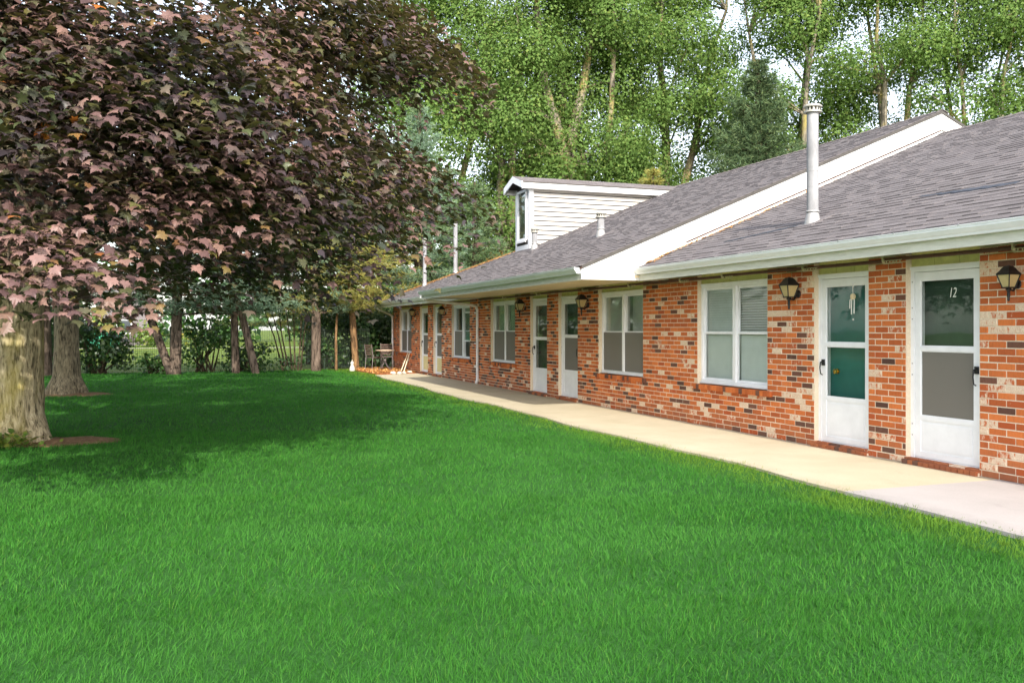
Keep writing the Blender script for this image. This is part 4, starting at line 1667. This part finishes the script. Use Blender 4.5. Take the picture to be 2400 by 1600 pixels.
    for c in (1.0, 1.8, 2.5):
        tm = tmpl.copy(); tm[:, 2] *= c
        me = bpy.data.meshes.new('leaf')
        me.from_pydata([tuple(v) for v in tm], [], [tuple(int(i) for i in f) for f in tris])
        me.materials.append(M[leafmat])
        vs.append(me)
    for j, i in enumerate(one):
        n = Vector(N_[i]).normalized()
        tt = Vector(T_[i]); tt = (tt - n * tt.dot(n)).normalized()
        b = tt.cross(n)
        o = bpy.data.objects.new('leaf', vs[j % 3])
        COL.objects.link(o)
        o.parent = crown
        mtx = Matrix(((b.x, tt.x, n.x, P_[i][0]), (b.y, tt.y, n.y, P_[i][1]), (b.z, tt.z, n.z, P_[i][2]), (0, 0, 0, 1)))
        o.matrix_world = mtx @ Matrix.Scale(float(S_[i]), 4)
    return t

maple('maple_tree', 'nearest purple leaved maple with a thick mossy trunk at the left edge of the lawn', -2.02, 13.3, 5.4,
      [(-.1, .44), (.12, .415), (.35, .37), (.8, .355), (1.6, .355), (2.3, .37), (2.7, .40)], 'bark_maple', 225, 400, MAPLE_T, MAPLE_F, .090, 21, 300, 2.45, 7.8, notch=True, detail=(7000, 30000),
      extra=[(-0.23, 9.14, 2.74), (0.15, 9.0, 3.02), (0.56, 9.17, 2.87), (0.97, 9.23, 3.03), (0.77, 9.31, 3.42), (0.26, 8.75, 3.46), (-0.41, 8.89, 2.57), (1.2, 9.36, 2.84), (-0.58, 8.74, 2.82), (1.71, 10.02, 2.77), (2.13, 10.4, 2.89), (2.68, 10.74, 3.01), (-0.04, 8.75, 3.24), (1.52, 9.67, 3.27), (2.96, 10.95, 3.27), (1.67, 10.68, 2.34), (-1.17, 7.89, 1.97), (-1.02, 8.05, 2.12), (-1.23, 7.91, 2.17), (2.88, 11.52, 5.22), (3.03, 11.46, 5.0), (2.76, 11.77, 5.58), (3.25, 11.8, 5.06), (0.04, 9.58, 2.77), (0.45, 9.43, 3.29), (0.99, 9.76, 2.75), (-0.4, 8.67, 3.66), (0.04, 8.72, 3.95), (-0.74, 8.58, 3.38), (0.6, 9.16, 3.97), (-0.99, 8.46, 3.66), (1.14, 9.6, 3.87), (-0.06, 13.88, 2.48), (0.67, 14.14, 2.46), (1.23, 13.4, 2.42), (0.39, 15.31, 2.81), (1.77, 13.74, 2.52), (1.01, 15.61, 2.86)],
      top_pads=[(-1.55, 9.62, 4.43), (-1.54, 9.55, 4.08), (-1.09, 10.09, 4.56), (-1.09, 9.49, 4.14), (-0.83, 9.46, 4.5), (-0.71, 10.06, 4.24), (-0.47, 10.05, 4.72), (-0.33, 9.85, 4.2), (-0.11, 10.22, 4.76), (0.0, 10.0, 4.43), (0.3, 10.02, 4.66), (0.43, 10.31, 4.54), (0.89, 10.54, 4.91), (0.87, 10.5, 4.62), (1.31, 10.55, 5.14), (1.39, 10.27, 4.7), (1.81, 10.38, 5.12), (1.84, 10.79, 4.83), (2.4, 11.53, 5.53), (2.4, 10.85, 4.92)],
      dead=[(-1.07, 8.44, 3.11), (-0.74, 8.32, 3.16)])
maple('maple_tree', 'second maple with a dark furrowed trunk standing behind the nearest maple', -2.36, 22.6, 5.6,
      [(-.1, .42), (.12, .39), (.4, .29), (1.0, .255), (1.8, .245), (2.4, .27), (2.9, .32)], 'bark_maple_rear', 80, 190, MAPLE2_T, MAPLE2_F, .14, 8, 0, 2.9, 7.5, flare=.2)

# ---- broadleaf trees behind the building
LEAF_T = np.array([(0, 0, 0), (.42, .38, .07), (0, 1, -.06), (-.42, .38, .07)], float)
LEAF_F = np.array([[0, 1, 2, 3]])
TRI_T = np.array([(-.45, .22, 0), (.45, .28, .04), (0, 1, -.05)], float)
TRI_F = np.array([[0, 1, 2]])

def clump_leaves(clumps, per_m2, size, rng, up=.35):
    P_, N_, T_, S_ = [], [], [], []
    for (c, r, rz) in clumps:
        n = int(per_m2 * 4 * math.pi * r * r)
        u = unit(rng.normal(0, 1, (n, 3)))
        rad = rng.uniform(.35, 1.08, n) ** .55
        p = np.array(c) + u * rad[:, None] * [r, r, rz]
        P_.append(p)
        N_.append(u * .9 + rng.normal(0, .36, (n, 3)) + [0, 0, up])
        T_.append(rng.normal(0, .6, (n, 3)) + [0, 0, -.7])
        S_.append(rng.uniform(.7, 1.3, n) * size)
    return map(np.concatenate, (P_, N_, T_, S_))

def broad_tree(name, label, x, y, H, forks, nclump, spread, seed, leaf='cottonwood_leaf', bark='bark_cottonwood', r0=.34, lsize=.15, per=29, zlow=4.0, group=None, rc=(1.1, 2.2), extra_limbs=(), clear=0.0):
    rng = np.random.default_rng(seed)
    t = thing(name, label, 'tree', (0, 0, 0), group)
    base = Vector((x, y, -.1))
    m = MB()
    tips = []
    zf = forks[0]
    trunk_pts = [base, base + Vector((rng.uniform(-.15, .15), 0, zf * .5)), base + Vector((rng.uniform(-.2, .2), rng.uniform(-.2, .2), zf))]
    m.tube(trunk_pts, [r0 * 1.15, r0, r0 * .85], 12)
    for k in range(forks[1]):
        a = 2 * math.pi * k / forks[1] + rng.uniform(-.4, .4) + seed
        lean = rng.uniform(.10, .28)
        L = H - zf
        pts = [trunk_pts[-1] - Vector((0, 0, .15))]
        rad = [r0 * .66]
        for i in range(1, 7):
            s = i / 6
            pts.append(trunk_pts[-1] + Vector((math.cos(a) * lean * L * s ** .8 + rng.uniform(-.2, .2), math.sin(a) * lean * L * s ** .8 + rng.uniform(-.2, .2), L * s * .95)))
            rad.append(r0 * .66 * (1 - .85 * s))
        m.tube(pts, rad, 9)
        tips += pts[1:]
    tips += trunk_pts[1:]
    for (dx, dy, z0, ex, ey, ez, r) in extra_limbs:
        m.tube([(x + dx, y + dy, z0), (x + (dx + ex) / 2, y + (dy + ey) / 2, (z0 + ez) / 2 + .15), (x + ex, y + ey, ez)], [r, r * .8, r * .55], 8)
    clumps = []
    while len(clumps) < nclump:
        z = zlow + (H - zlow) * rng.random()
        h = (z - zlow) / (H - zlow)
        w = spread * np.interp(h, [0, .25, .6, 1], [.75, 1, .9, .35])
        a = rng.random() * 2 * math.pi
        rr = w * math.sqrt(rng.uniform(.12, 1))
        c = (x + rr * math.cos(a), y + rr * math.sin(a), z)
        lat, dep = rr * (math.cos(a) * _c - math.sin(a) * _s), rr * (math.cos(a) * _s + math.sin(a) * _c)
        r = rng.uniform(*rc)
        if clear and abs(lat) < clear + r * .8 and dep < .6 and z < H * .72: continue
        clumps.append((c, r, r * rng.uniform(.6, .9)))
        e = Vector(c)
        b = min(tips, key=lambda q: (q - e).length + (1.5 if q.z > e.z else 0))
        m.tube([b, b.lerp(e, .5) + Vector((0, 0, .2)), e], [.07, .045, .02], 5, 0, False)
    m.build('trunk', bark, t)
    P_, N_, T_, S_ = clump_leaves(clumps, per, lsize, rng)
    V, F = scatter(P_, N_, T_, S_, TRI_T, TRI_F)
    c = np_mesh('crown', V, F, leaf, t)
    c['kind'] = 'stuff'
    return t

COTT = [
    ('tall cottonwood leaning left with a bare limb above the maple tip', 12.2, 44.0, 19, (3.5, 2), 42, 4.2, 31, .34),
    ('cottonwood with a yellow lit lower trunk just left of the dormer', 15.3, 42.3, 18, (6.0, 3), 40, 3.9, 32, .36),
    ('cottonwood whose grey trunk forks high above the dormer roof', 18.1, 41.2, 22, (9.6, 3), 52, 3.8, 33, .42),
    ('cottonwood with twin slanting stems right of the forked one', 20.6, 42.4, 21, (5.0, 3), 46, 3.8, 34, .34),
    ('tall dense cottonwood standing behind the dark spruce', 25.0, 43.0, 22, (6.0, 3), 56, 4.3, 35, .36),
    ('cottonwood rising between the spruce and the gable peak', 29.6, 38.8, 20, (5.0, 3), 50, 4.0, 36, .32),
    ('cottonwood with an orange trunk showing above the gable slope', 33.0, 35.8, 20, (7.5, 3), 48, 4.0, 37, .30),
    ('cottonwood with thin dark stems against the sky right of the gable peak', 36.3, 33.2, 19, (4.0, 4), 40, 3.6, 38, .26),
    ('rightmost cottonwood over the near roof ridge', 39.8, 30.6, 17, (4.0, 3), 40, 3.4, 39, .28),
]
for (lab, x, y, H, fk, nc, sp, sd, r0) in COTT:
    broad_tree('cottonwood_tree', lab, x, y, H, fk, int(nc * 1.55), sp, sd, r0=r0 * 1.12, group='cottonwoods behind the building', zlow=3.2, clear={32: .5, 33: .9, 34: .4, 36: .2, 37: .5}.get(sd, 0.0),
               extra_limbs=((-.3, 0, 5.5, -4.2, -.3, 11.0, .16),) if sd == 31 else ((.2, -.5, 4.5, -1.6, -1.2, 8.3, .12),) if sd == 33 else ())

# ---- needle trees
def needle_tufts(P_, D_, size, rng, k=9, spread=.75, width=.05):
    """each tuft: k thin needles fanning round its branch direction"""
    n = len(P_)
    D = np.repeat(unit(D_), k, 0)
    d = unit(D + rng.normal(0, spread, (n * k, 3)))
    p = np.repeat(P_, k, 0)
    S = np.repeat(size, k) * rng.uniform(.7, 1.15, n * k)
    w = unit(np.cross(d, rng.normal(0, 1, (n * k, 3)))) * (S * width)[:, None]
    V = np.stack([p - w, p + w, p + d * S[:, None]], 1).reshape(-1, 3)
    F = np.arange(n * k * 3).reshape(-1, 3)
    return V, F

def pine(name, label, x, y, stems, H, whorls, L, z0, seed, needle, bark, dens=46, tuft=.17, droop=0.0, cone=False, kneedles=7, group=None, width=.055, mix=None):
    rng = np.random.default_rng(seed)
    t = thing(name, label, 'tree', (0, 0, 0), group)
    m = MB()
    axes = []
    for (dx, dy, lx, ly, r, h) in stems:
        pts = [(x + dx, y + dy, -.08), (x + dx + lx * .3, y + dy + ly * .3, h * .3), (x + dx + lx * .65, y + dy + ly * .65, h * .62), (x + dx + lx, y + dy + ly, h)]
        pts2 = [(p[0] + .03 * math.sin(i * 2.1 + seed), p[1], p[2]) for i, p in enumerate(pts)]
        m.tube(pts2, [r * 1.12, r, r * .8, r * .3], 10)
        axes.append([Vector(p) for p in pts2])
    m.build('trunk', bark, t)
    br = MB()
    P_, D_ = [], []
    def axis_pt(ax, z):
        for a, b in zip(ax, ax[1:]):
            if a.z <= z <= b.z:
                return a.lerp(b, (z - a.z) / (b.z - a.z))
        return ax[-1]
    for w in range(whorls):
        z = z0 + (H - z0) * (w + rng.uniform(-.3, .3)) / whorls
        z = min(max(z, z0), H - .1)
        h = (z - z0) / max(.1, H - z0)
        ln = L * ((1 - h) ** .85 + .06 if cone else np.interp(h, [0, .3, .7, 1], [.85, 1, .75, .25]))
        nb = 6
        a0 = rng.random() * 6.28
        ax = axes[w % len(axes)]
        for b in range(nb):
            a = a0 + 2 * math.pi * b / nb + rng.uniform(-.35, .35)
            l = ln * rng.uniform(.65, 1.1)
            s0 = axis_pt(ax, z)
            dr = droop if not cone else droop - .15 + .5 * h
            pts = []
            for i in range(5):
                s = i / 4
                pts.append(s0 + Vector((math.cos(a) * l * s, math.sin(a) * l * s, dr * l * s + .16 * l * s * s + rng.uniform(-.03, .03))))
            br.tube(pts, [.028, .022, .016, .010, .004], 4, 0, False)
            k = max(4, int(dens * l))
            s = rng.uniform(.22 if cone else .35, 1.05, k)
            side = np.array([-math.sin(a), math.cos(a), 0])
            for si in s:
                i = min(3, int(si * 4)); f = min(1.2, si * 4 - i)
                p = pts[i].lerp(pts[i + 1], f)
                wd = .30 * l * (1 - abs(si - .65)) * rng.normal(0, 1) * .6
                P_.append(np.array(p) + side * wd + np.array([0, 0, rng.normal(0, .05) + .02]))
                D_.append(np.array([math.cos(a), math.sin(a), .25]) + side * np.sign(wd) * .6)
    br.build('branch', bark, t)
    P_, D_ = np.array(P_), np.array(D_)
    V, F = needle_tufts(P_, D_, rng.uniform(.8, 1.2, len(P_)) * tuft, rng, kneedles, .62, width)
    mats = [needle] + ([mix] if mix else [])
    mi = None
    if mix:
        nz = np.array([mnoise.noise(Vector(p * .9)) for p in P_])
        mi = np.repeat((nz > .1).astype(int), kneedles)
    c = np_mesh('crown', V, F, mats, t, False, mi)
    c['kind'] = 'stuff'
    return t

GP = 'pines along the fence'
pine('pine_tree', 'leaning grey pine trunk seen between the two maples', -4.0, 32.0, [(0, 0, -.1, 0, .24, 8)], 8, 12, 3.2, 2.1, 41, 'needle_blue', 'bark_pine', group=GP)
pine('pine_tree', 'twin stemmed pine with blue green boughs left of the lawn centre', -.07, 31.3, [(0, 0, .05, 0, .17, 6.5), (-.10, 0, -1.9, .2, .13, 5.0)], 7, 13, 3.2, 1.85, 42, 'needle_blue', 'bark_pine', group=GP, mix='needle_brown', dens=52)
pine('pine_tree', 'slim pine with flat blue green boughs, first right of the twin stemmed pine', 1.82, 31.5, [(0, 0, -.35, 0, .12, 6)], 6.5, 10, 2.2, 1.9, 43, 'needle_blue', 'bark_pine', group=GP)
pine('pine_tree', 'slim pine leaning left beside the slim blue green one', 2.42, 31.1, [(0, 0, -1.5, .2, .12, 6)], 6.5, 9, 2.0, 2.0, 44, 'needle_blue', 'bark_pine', group=GP)
pine('pine_tree', 'straight grey trunked pine with yellowing needles', 4.50, 32.2, [(0, 0, .1, 0, .16, 8)], 8, 13, 2.3, 2.0, 45, 'needle_gold', 'bark_pine', group=GP, mix='needle_blue', dens=54)
pine('pine_tree', 'orange trunked pine with golden needles next to the bistro set', 5.97, 32.5, [(0, 0, -.4, 0, .115, 8)], 8, 12, 2.0, 2.2, 46, 'needle_gold', 'bark_orange', group=GP, dens=54)
pine('pine_tree', 'thin young pine stem among the hedge', 5.25, 32.3, [(0, 0, .05, 0, .045, 4)], 4.5, 5, 1.0, 2.2, 47, 'needle_gold', 'bark_orange', group=GP)
GB = 'conifers behind the far roof'
pine('conifer_tree', 'broad blue green conifer rising behind the far roof next to the maple tip', 9.6, 37.5, [(0, 0, 0, 0, .22, 11)], 11, 24, 3.4, 1.5, 51, 'needle_blue', 'bark_dark', 44, .2, -.05, True, 7, GB, .06, 'needle_green')
pine('conifer_tree', 'yellow green conifer behind the vent pipes of the far hip', 7.4, 37.0, [(0, 0, 0, 0, .2, 9)], 9, 20, 3.4, 1.5, 52, 'needle_gold', 'bark_dark', 44, .2, -.05, True, 7, GB, .06, 'needle_blue')
pine('conifer_tree', 'green conifer behind the bistro corner of the house', 5.2, 38.5, [(0, 0, 0, 0, .2, 10)], 10, 20, 3.2, 1.8, 53, 'needle_green', 'bark_dark', 44, .2, -.05, True, 7, GB, .06, 'needle_gold')
pine('conifer_tree', 'dark pine close against the far end of the roof', 12.4, 38.5, [(0, 0, 0, 0, .2, 8)], 8, 18, 2.8, 1.5, 54, 'needle_green', 'bark_dark', 44, .2, -.05, True, 7, GB, .06)
pine('spruce_tree', 'tall dense dark spruce between cottonwoods behind the main ridge', 24.2, 34.0, [(0, 0, 0, 0, .26, 13.4)], 13.4, 34, 3.9, 1.5, 55, 'needle_spruce', 'bark_dark', 46, .26, -.02, True, 7, None, .07)
pine('pine_tree', 'small golden pine peeping over the ridge right of the dormer', 20.0, 36.0, [(0, 0, 0, 0, .2, 8.6)], 8.6, 18, 2.2, 2, 56, 'needle_gold', 'bark_dark', 40, .24, 0, True, 9, None, .06)

# ---- shrubs
SH_T = LEAF_T
def shrub(name, label, clumps, leaf, size, per, seed, stems=(), bark='bark_dark', cat='shrub', group=None):
    rng = np.random.default_rng(seed)
    cx = sum(c[0][0] for c in clumps) / len(clumps)
    cy = sum(c[0][1] for c in clumps) / len(clumps)
    t = thing(name, label, cat, (0, 0, 0), group)
    m = MB()
    if not stems:
        stems = [((cx + rng.uniform(-.3, .3), cy, -.05), c[0]) for c in clumps]
    for a, b in stems:
        a, b = Vector(a), Vector(b)
        mid = a.lerp(b, .5) + Vector((rng.uniform(-.06, .06), 0, .05))
        m.tube([a, mid, b], [.035, .026, .012], 6)
    m.build('stem', bark, t)
    P_, N_, T_, S_ = clump_leaves(clumps, per, size, rng)
    k = P_[:, 2] > .02
    V, F = scatter(P_[k], N_[k], T_[k], S_[k], LEAF_T, LEAF_F)
    c = np_mesh('foliage', V, F, leaf, t)
    c['kind'] = 'stuff'
    return t

def rclumps(x0, x1, y0, y1, z0, z1, n, r0, r1, seed):
    r = random.Random(seed)
    return [((r.uniform(x0, x1), r.uniform(y0, y1), r.uniform(z0, z1)), *(lambda q: (q, q * .85))(r.uniform(r0, r1))) for _ in range(n)]

GS = 'shrubs along the fence'
shrub('shrub', 'dark green bush right of the second maple trunk', rclumps(-3.1, -1.75, 32.0, 33.2, .3, 1.5, 16, .35, .6, 1), 'dark_shrub_leaf', .12, 55, 61, group=GS)
shrub('shrub', 'bushes glimpsed left of the second maple trunk', rclumps(-5.6, -3.6, 33.0, 34.5, .3, 2.6, 16, .4, .7, 2), 'bright_shrub_leaf', .13, 40, 62, group=GS)
shrub('shrub', 'low bright plant at the foot of the twin stemmed pine', rclumps(-1.3, -.2, 31.8, 32.4, .1, .5, 8, .2, .35, 3), 'bright_shrub_leaf', .11, 60, 63, group=GS)
shrub('shrub', 'loose bush between the twin stemmed pine and the slim pine', rclumps(.2, 1.5, 32.2, 33.4, .25, 1.7, 15, .3, .5, 4), 'bright_shrub_leaf', .12, 34, 64, group=GS)
shrub('shrub', 'low dark bush below the slim pines', rclumps(1.6, 3.0, 32.2, 33.2, .1, .9, 12, .25, .45, 5), 'dark_shrub_leaf', .11, 45, 65, group=GS)
shrub('shrub', 'tall open many stemmed shrub in the middle of the fence line',
      rclumps(2.7, 4.3, 32.6, 33.4, 2.0, 2.9, 9, .3, .5, 6) + rclumps(3.0, 4.1, 32.4, 33.0, .1, .5, 6, .2, .35, 7), 'dark_shrub_leaf', .11, 34, 66,
      stems=[((3.45 + .1 * k, 32.6, -.05), (2.75 + .27 * k, 32.8, 2.3)) for k in range(7)], bark='bark_dark', group=GS)
shrub('hedge', 'dark hedge between the two rightmost pines', rclumps(4.6, 6.0, 33.2, 34.4, .3, 2.0, 20, .35, .6, 8), 'dark_shrub_leaf', .12, 45, 67, cat='hedge', group=GS)
shrub('hedge', 'very dark tall hedge behind the bistro set', rclumps(6.0, 8.6, 34.0, 35.6, .3, 2.5, 26, .45, .75, 9), 'dark_shrub_leaf', .12, 45, 68, cat='hedge', group=GS)
shrub('shrub', 'red and gold leaved bush over the roof left of the dormer', rclumps(13.2, 15.0, 38.0, 39.2, 2.5, 4.9, 14, .5, .8, 10), 'autumn_shrub_leaf', .15, 40, 69)
shrub('hedge', 'pale loose hedge far out in the field in front of the pinkish house', rclumps(-10, 0.5, 80, 82, .6, 2.1, 26, .7, 1.1, 12), 'weed_leaf', .28, 9, 70, cat='hedge')
# far wood that closes the view beyond the field
def far_wood():
    rng = np.random.default_rng(5)
    cl = []
    for x in np.arange(-60, 75, 3.2):
        y = 112 + rng.uniform(-6, 6)
        for k in range(4):
            r = rng.uniform(1.8, 3.0)
            cl.append(((x + rng.uniform(-2, 2), y + rng.uniform(-2, 2), rng.uniform(.8, 8.5)), r, r * .8))
    P_, N_, T_, S_ = clump_leaves(cl, .9, .75, rng)
    V, F = scatter(P_, N_, T_, S_, LEAF_T, LEAF_F)
    o = np_mesh('far_wood', V, F, 'bright_shrub_leaf')
    o['kind'] = 'stuff'
far_wood()

# ---- fence beyond the lawn
def fence():
    t = thing('wire_fence', 'dark green wire mesh fence on thin posts along the back of the lawn', 'fence', (0, 0, 0))
    y = 33.0
    x0, x1, h = -14.2, 6.6, 1.45
    rng = random.Random(2)
    for x in np.arange(x0, x1 + .1, 2.6):
        m = MB(); m.tube([(x + .95, y + .03, -.05), (x + .95, y + .03, h + .08)], .032, 8)
        m.build('post', 'fence_wire', t)
    V, F = [], []
    w = .0035
    def wire(a, b, horiz):
        i = len(V)
        if horiz:
            V.extend([(a[0], y, a[2] - w), (b[0], y, b[2] - w), (b[0], y, b[2] + w), (a[0], y, a[2] + w)])
        else:
            V.extend([(a[0] - w, y, a[2]), (a[0] + w, y, a[2]), (b[0] + w, y, b[2]), (b[0] - w, y, b[2])])
        F.append((i, i + 1, i + 2, i + 3))
    for z in np.arange(.03, h + .01, .075):
        wire((x0, y, z), (x1, y, z), True)
    for x in np.arange(x0, x1, .06):
        wire((x, y, .03), (x, y, h), False)
    o = np_mesh('wire_mesh', np.array(V), np.array(F), 'fence_wire', t)
    o['kind'] = 'stuff'
fence()

# ---- far things seen under the pines
def far_house(x, y, w, d, h, label):
    t = thing('house', label, 'house', (x, y, 0))
    m = MB()
    m.box(-w / 2, w / 2, 0, d, -.2, h)
    m.prism([(0, h), (d, h), (d / 2, h + d * .3)], 0, -w / 2, w / 2)
    m.build('wall', 'far_house', t)
    m = MB()
    for s in (0, 1):
        y0, y1 = (-.4, d / 2) if s == 0 else (d + .4, d / 2)
        a = [(-w / 2 - .4, y0, h - .15), (w / 2 + .4, y0, h - .15), (w / 2 + .4, y1, h + d * .3 + .05), (-w / 2 - .4, y1, h + d * .3 + .05)]
        b = [(p[0], p[1], p[2] + .15) for p in a]
        m.hexa(a + b)
    m.build('roof', 'far_roof', t)
    for i, xx in enumerate(np.arange(-w / 2 + 1.6, w / 2 - 1, 2.8)):
        f = MB()
        for (a, b, c, e) in ((xx, xx + 1.3, 1.0, 1.1), (xx, xx + 1.3, 2.2, 2.3), (xx, xx + .1, 1.1, 2.2), (xx + 1.2, xx + 1.3, 1.1, 2.2)):
            f.box(a, b, -.06, -.001, c, e)
        f.build('window', 'white_paint', t)
        g = MB(); g.box(xx + .1, xx + 1.2, -.03, -.002, 1.1, 2.2)
        g.build('window_pane', 'far_window', t)
far_house(-4.6, 88, 4.4, 6, 4.6, 'pale pinkish two storey house far beyond the field')
def utility_box():
    t = thing('utility_cabinet', 'green utility cabinet beyond the dark bush by the fence', 'cabinet', (-4.4, 62, -.03))
    m = MB(); m.box(-.95, .95, 0, .9, .08, 1.15); m.build('body', 'green_box', t)
    m = MB(); m.prism([(-1.02, 1.152), (1.02, 1.152), (.98, 1.24), (-.98, 1.24)], 1, -.06, .96); m.build('lid', 'green_box', t)
    m = MB(); m.box(-1.05, 1.05, -.1, 1.0, 0, .079); m.build('plinth', 'stone_pale', t)
    for s in (-1, 1):
        m = MB(); m.box(min(s * .03, s * .9), max(s * .03, s * .9), -.02, -.001, .14, 1.1); m.build('door', 'green_box', t)
utility_box()

# ------------------------------------------------------------------ tree feet and lawn
def earth_patch(x, y, rx, ry, seed, name='bare_earth'):
    n, rings = 40, 6
    V, F = [(x, y, .035)], []
    for j in range(1, rings + 1):
        for k in range(n):
            a = 2 * math.pi * k / n
            e = 1 + .18 * mnoise.noise(Vector((math.cos(a) * 1.5 + seed, math.sin(a) * 1.5, 0)))
            f = j / rings
            xx, yy = x + rx * e * f * math.cos(a), y + ry * e * f * math.sin(a)
            z = .04 * (1 - f ** 2) - .022 + .022 * mnoise.noise(Vector((xx * 5, yy * 5, seed)))
            V.append((xx, yy, z if j < rings else -.03))
    for k in range(n):
        F.append((0, 1 + k, 1 + (k + 1) % n))
    me_f = []
    m = MB()
    fs = F + [(1 + (j - 1) * n + k, 1 + j * n + k, 1 + j * n + (k + 1) % n, 1 + (j - 1) * n + (k + 1) % n) for j in range(1, rings) for k in range(n)]
    m.add(V, fs, 0, True)
    o = m.build(name, 'earth', None, 80)
    o['kind'] = 'structure'
    return (x, y, rx, ry)
PATCHES = [earth_patch(-1.45, 13.15, .75, .5, 1), earth_patch(-2.2, 22.5, .8, .65, 2)]
def roots():
    for tr, (x, y) in (('a', (-2.02, 13.3)), ('b', (-2.36, 22.6))):
        pass
roots()
# weeds at the front of the near maple
rr = np.random.default_rng(3)
n = 420
Pw = np.column_stack([rr.normal(-2.25, .26, n), rr.normal(12.72, .12, n), np.abs(rr.normal(.03, .07, n))])
V, F = scatter(Pw, rr.normal(0, .5, (n, 3)) + [0, -.3, .8], rr.normal(0, .6, (n, 3)) + [0, 0, .5], rr.uniform(.05, .10, n), LEAF_T, LEAF_F)
w_ = np_mesh('weeds', V, F, 'weed_leaf'); w_['kind'] = 'stuff'

def grass():
    rng = np.random.default_rng(77)
    T2 = np.array([(-.5, 0, 0), (.5, 0, 0), (.40, .50, .10), (-.40, .50, .10), (0, 1, .34)], float)
    allV, allF, base = [], [], 0
    # zones by distance: near blades fine and many, far blades broader and fewer
    zones = [(2.0, 5.0, 4300, .0034, .052), (5.0, 8.0, 2700, .0048, .054), (8.0, 13.0, 1400, .0075, .056), (13.0, 21.0, 480, .013, .056), (21.0, 33.5, 210, .021, .056)]
    for (d0, d1, dens, wid, hgt) in zones:
        half0 = .63
        mid = (d0 + d1) / 2
        area = half0 * (d1 ** 2 - d0 ** 2) + 3.6 * (d1 - d0)
        n = int(area * dens)
        d = np.sqrt(rng.uniform(d0 ** 2, d1 ** 2, n))
        u = rng.uniform(-half0 * d - 2.6, half0 * d + 1.0, n)
        x = u * _c + d * _s
        y = -u * _s + d * _c
        ed = np.array([5.62 + .05 * math.sin(v * .9) + .03 * math.sin(v * 2.3 + 1) + .45 * max(0, v - 20) / 8 * .35 for v in y])
        ed = ed + .045 * np.sin(y * 7.1) * np.sin(y * 3.3) + rng.normal(0, .03, n) + .05
        k = (x < np.where(y < 28.4, ed, 6.0)) & (y < 33.0)
        for (px_, py_, rx_, ry_) in PATCHES:
            q = ((x - px_) / rx_) ** 2 + ((y - py_) / ry_) ** 2
            k &= q > .80 + rng.normal(0, .1, n)
        x, y, d = x[k], y[k], d[k]
        n = len(x)
        # tussocky lengths: low-frequency waves plus value noise
        lump = np.array([mnoise.noise(Vector((a * 2.4, b * 2.4, 0))) * .6 + .6 * mnoise.noise(Vector((a * 6.5, b * 6.5, 5))) for a, b in zip(x, y)])
        h = hgt * (1 + .55 * lump) * rng.uniform(.55, 1.25, n)
        h = np.maximum(h, .025)
        az = rng.uniform(0, 2 * math.pi, n) + 0
        wave = np.array([mnoise.noise(Vector((a * 1.3, b * 1.3, 9))) for a, b in zip(x, y)]) * 3.5
        lean = rng.uniform(.15, 1.0, n)
        dirv = np.column_stack([np.cos(wave + (w0 := rng.normal(0, 1.5, n))), np.sin(wave + w0), np.zeros(n)])
        T = dirv * lean[:, None] * .8 + [0, 0, 1.0]
        T = unit(T)
        N = unit(dirv - np.column_stack([np.zeros(n), np.zeros(n), lean * .8]))
        B = np.column_stack([-dirv[:, 1], dirv[:, 0], np.zeros(n)])
        rot = rng.uniform(-1.2, 1.2, n)
        B = unit(B * np.cos(rot)[:, None] + dirv * np.sin(rot)[:, None])
        Pb = np.column_stack([x, y, np.full(n, -.03)])
        Wd = wid * rng.uniform(.7, 1.3, n)
        V = Pb[:, None, :] + T2[None, :, 0, None] * B[:, None, :] * Wd[:, None, None] + T2[None, :, 1, None] * T[:, None, :] * h[:, None, None] + T2[None, :, 2, None] * (dirv * lean[:, None] - [0, 0, .35])[:, None, :] * h[:, None, None]
        if d0 < 8:
            f = np.array([[0, 1, 2], [0, 2, 3], [3, 2, 4]])
        else:
            V = V[:, [0, 1, 4], :]
            f = np.array([[0, 1, 2]])
        m_ = V.shape[1]
        F = f[None] + (np.arange(n) * m_)[:, None, None] + base
        allV.append(V.reshape(-1, 3)); allF.append(F.reshape(-1, 3))
        base += n * m_
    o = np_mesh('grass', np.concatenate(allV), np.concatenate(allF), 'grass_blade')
    o['kind'] = 'stuff'
grass()
TRIS = {}
for o in bpy.data.objects:
    if o.type == 'MESH':
        k = (o.name.split('.')[0], o.parent.name.split('.')[0] if o.parent else '')
        TRIS[k] = TRIS.get(k, 0) + len(o.data.loops) - 2 * len(o.data.polygons)
print('TRIS', sum(TRIS.values()), sorted(TRIS.items(), key=lambda q: -q[1])[:14])
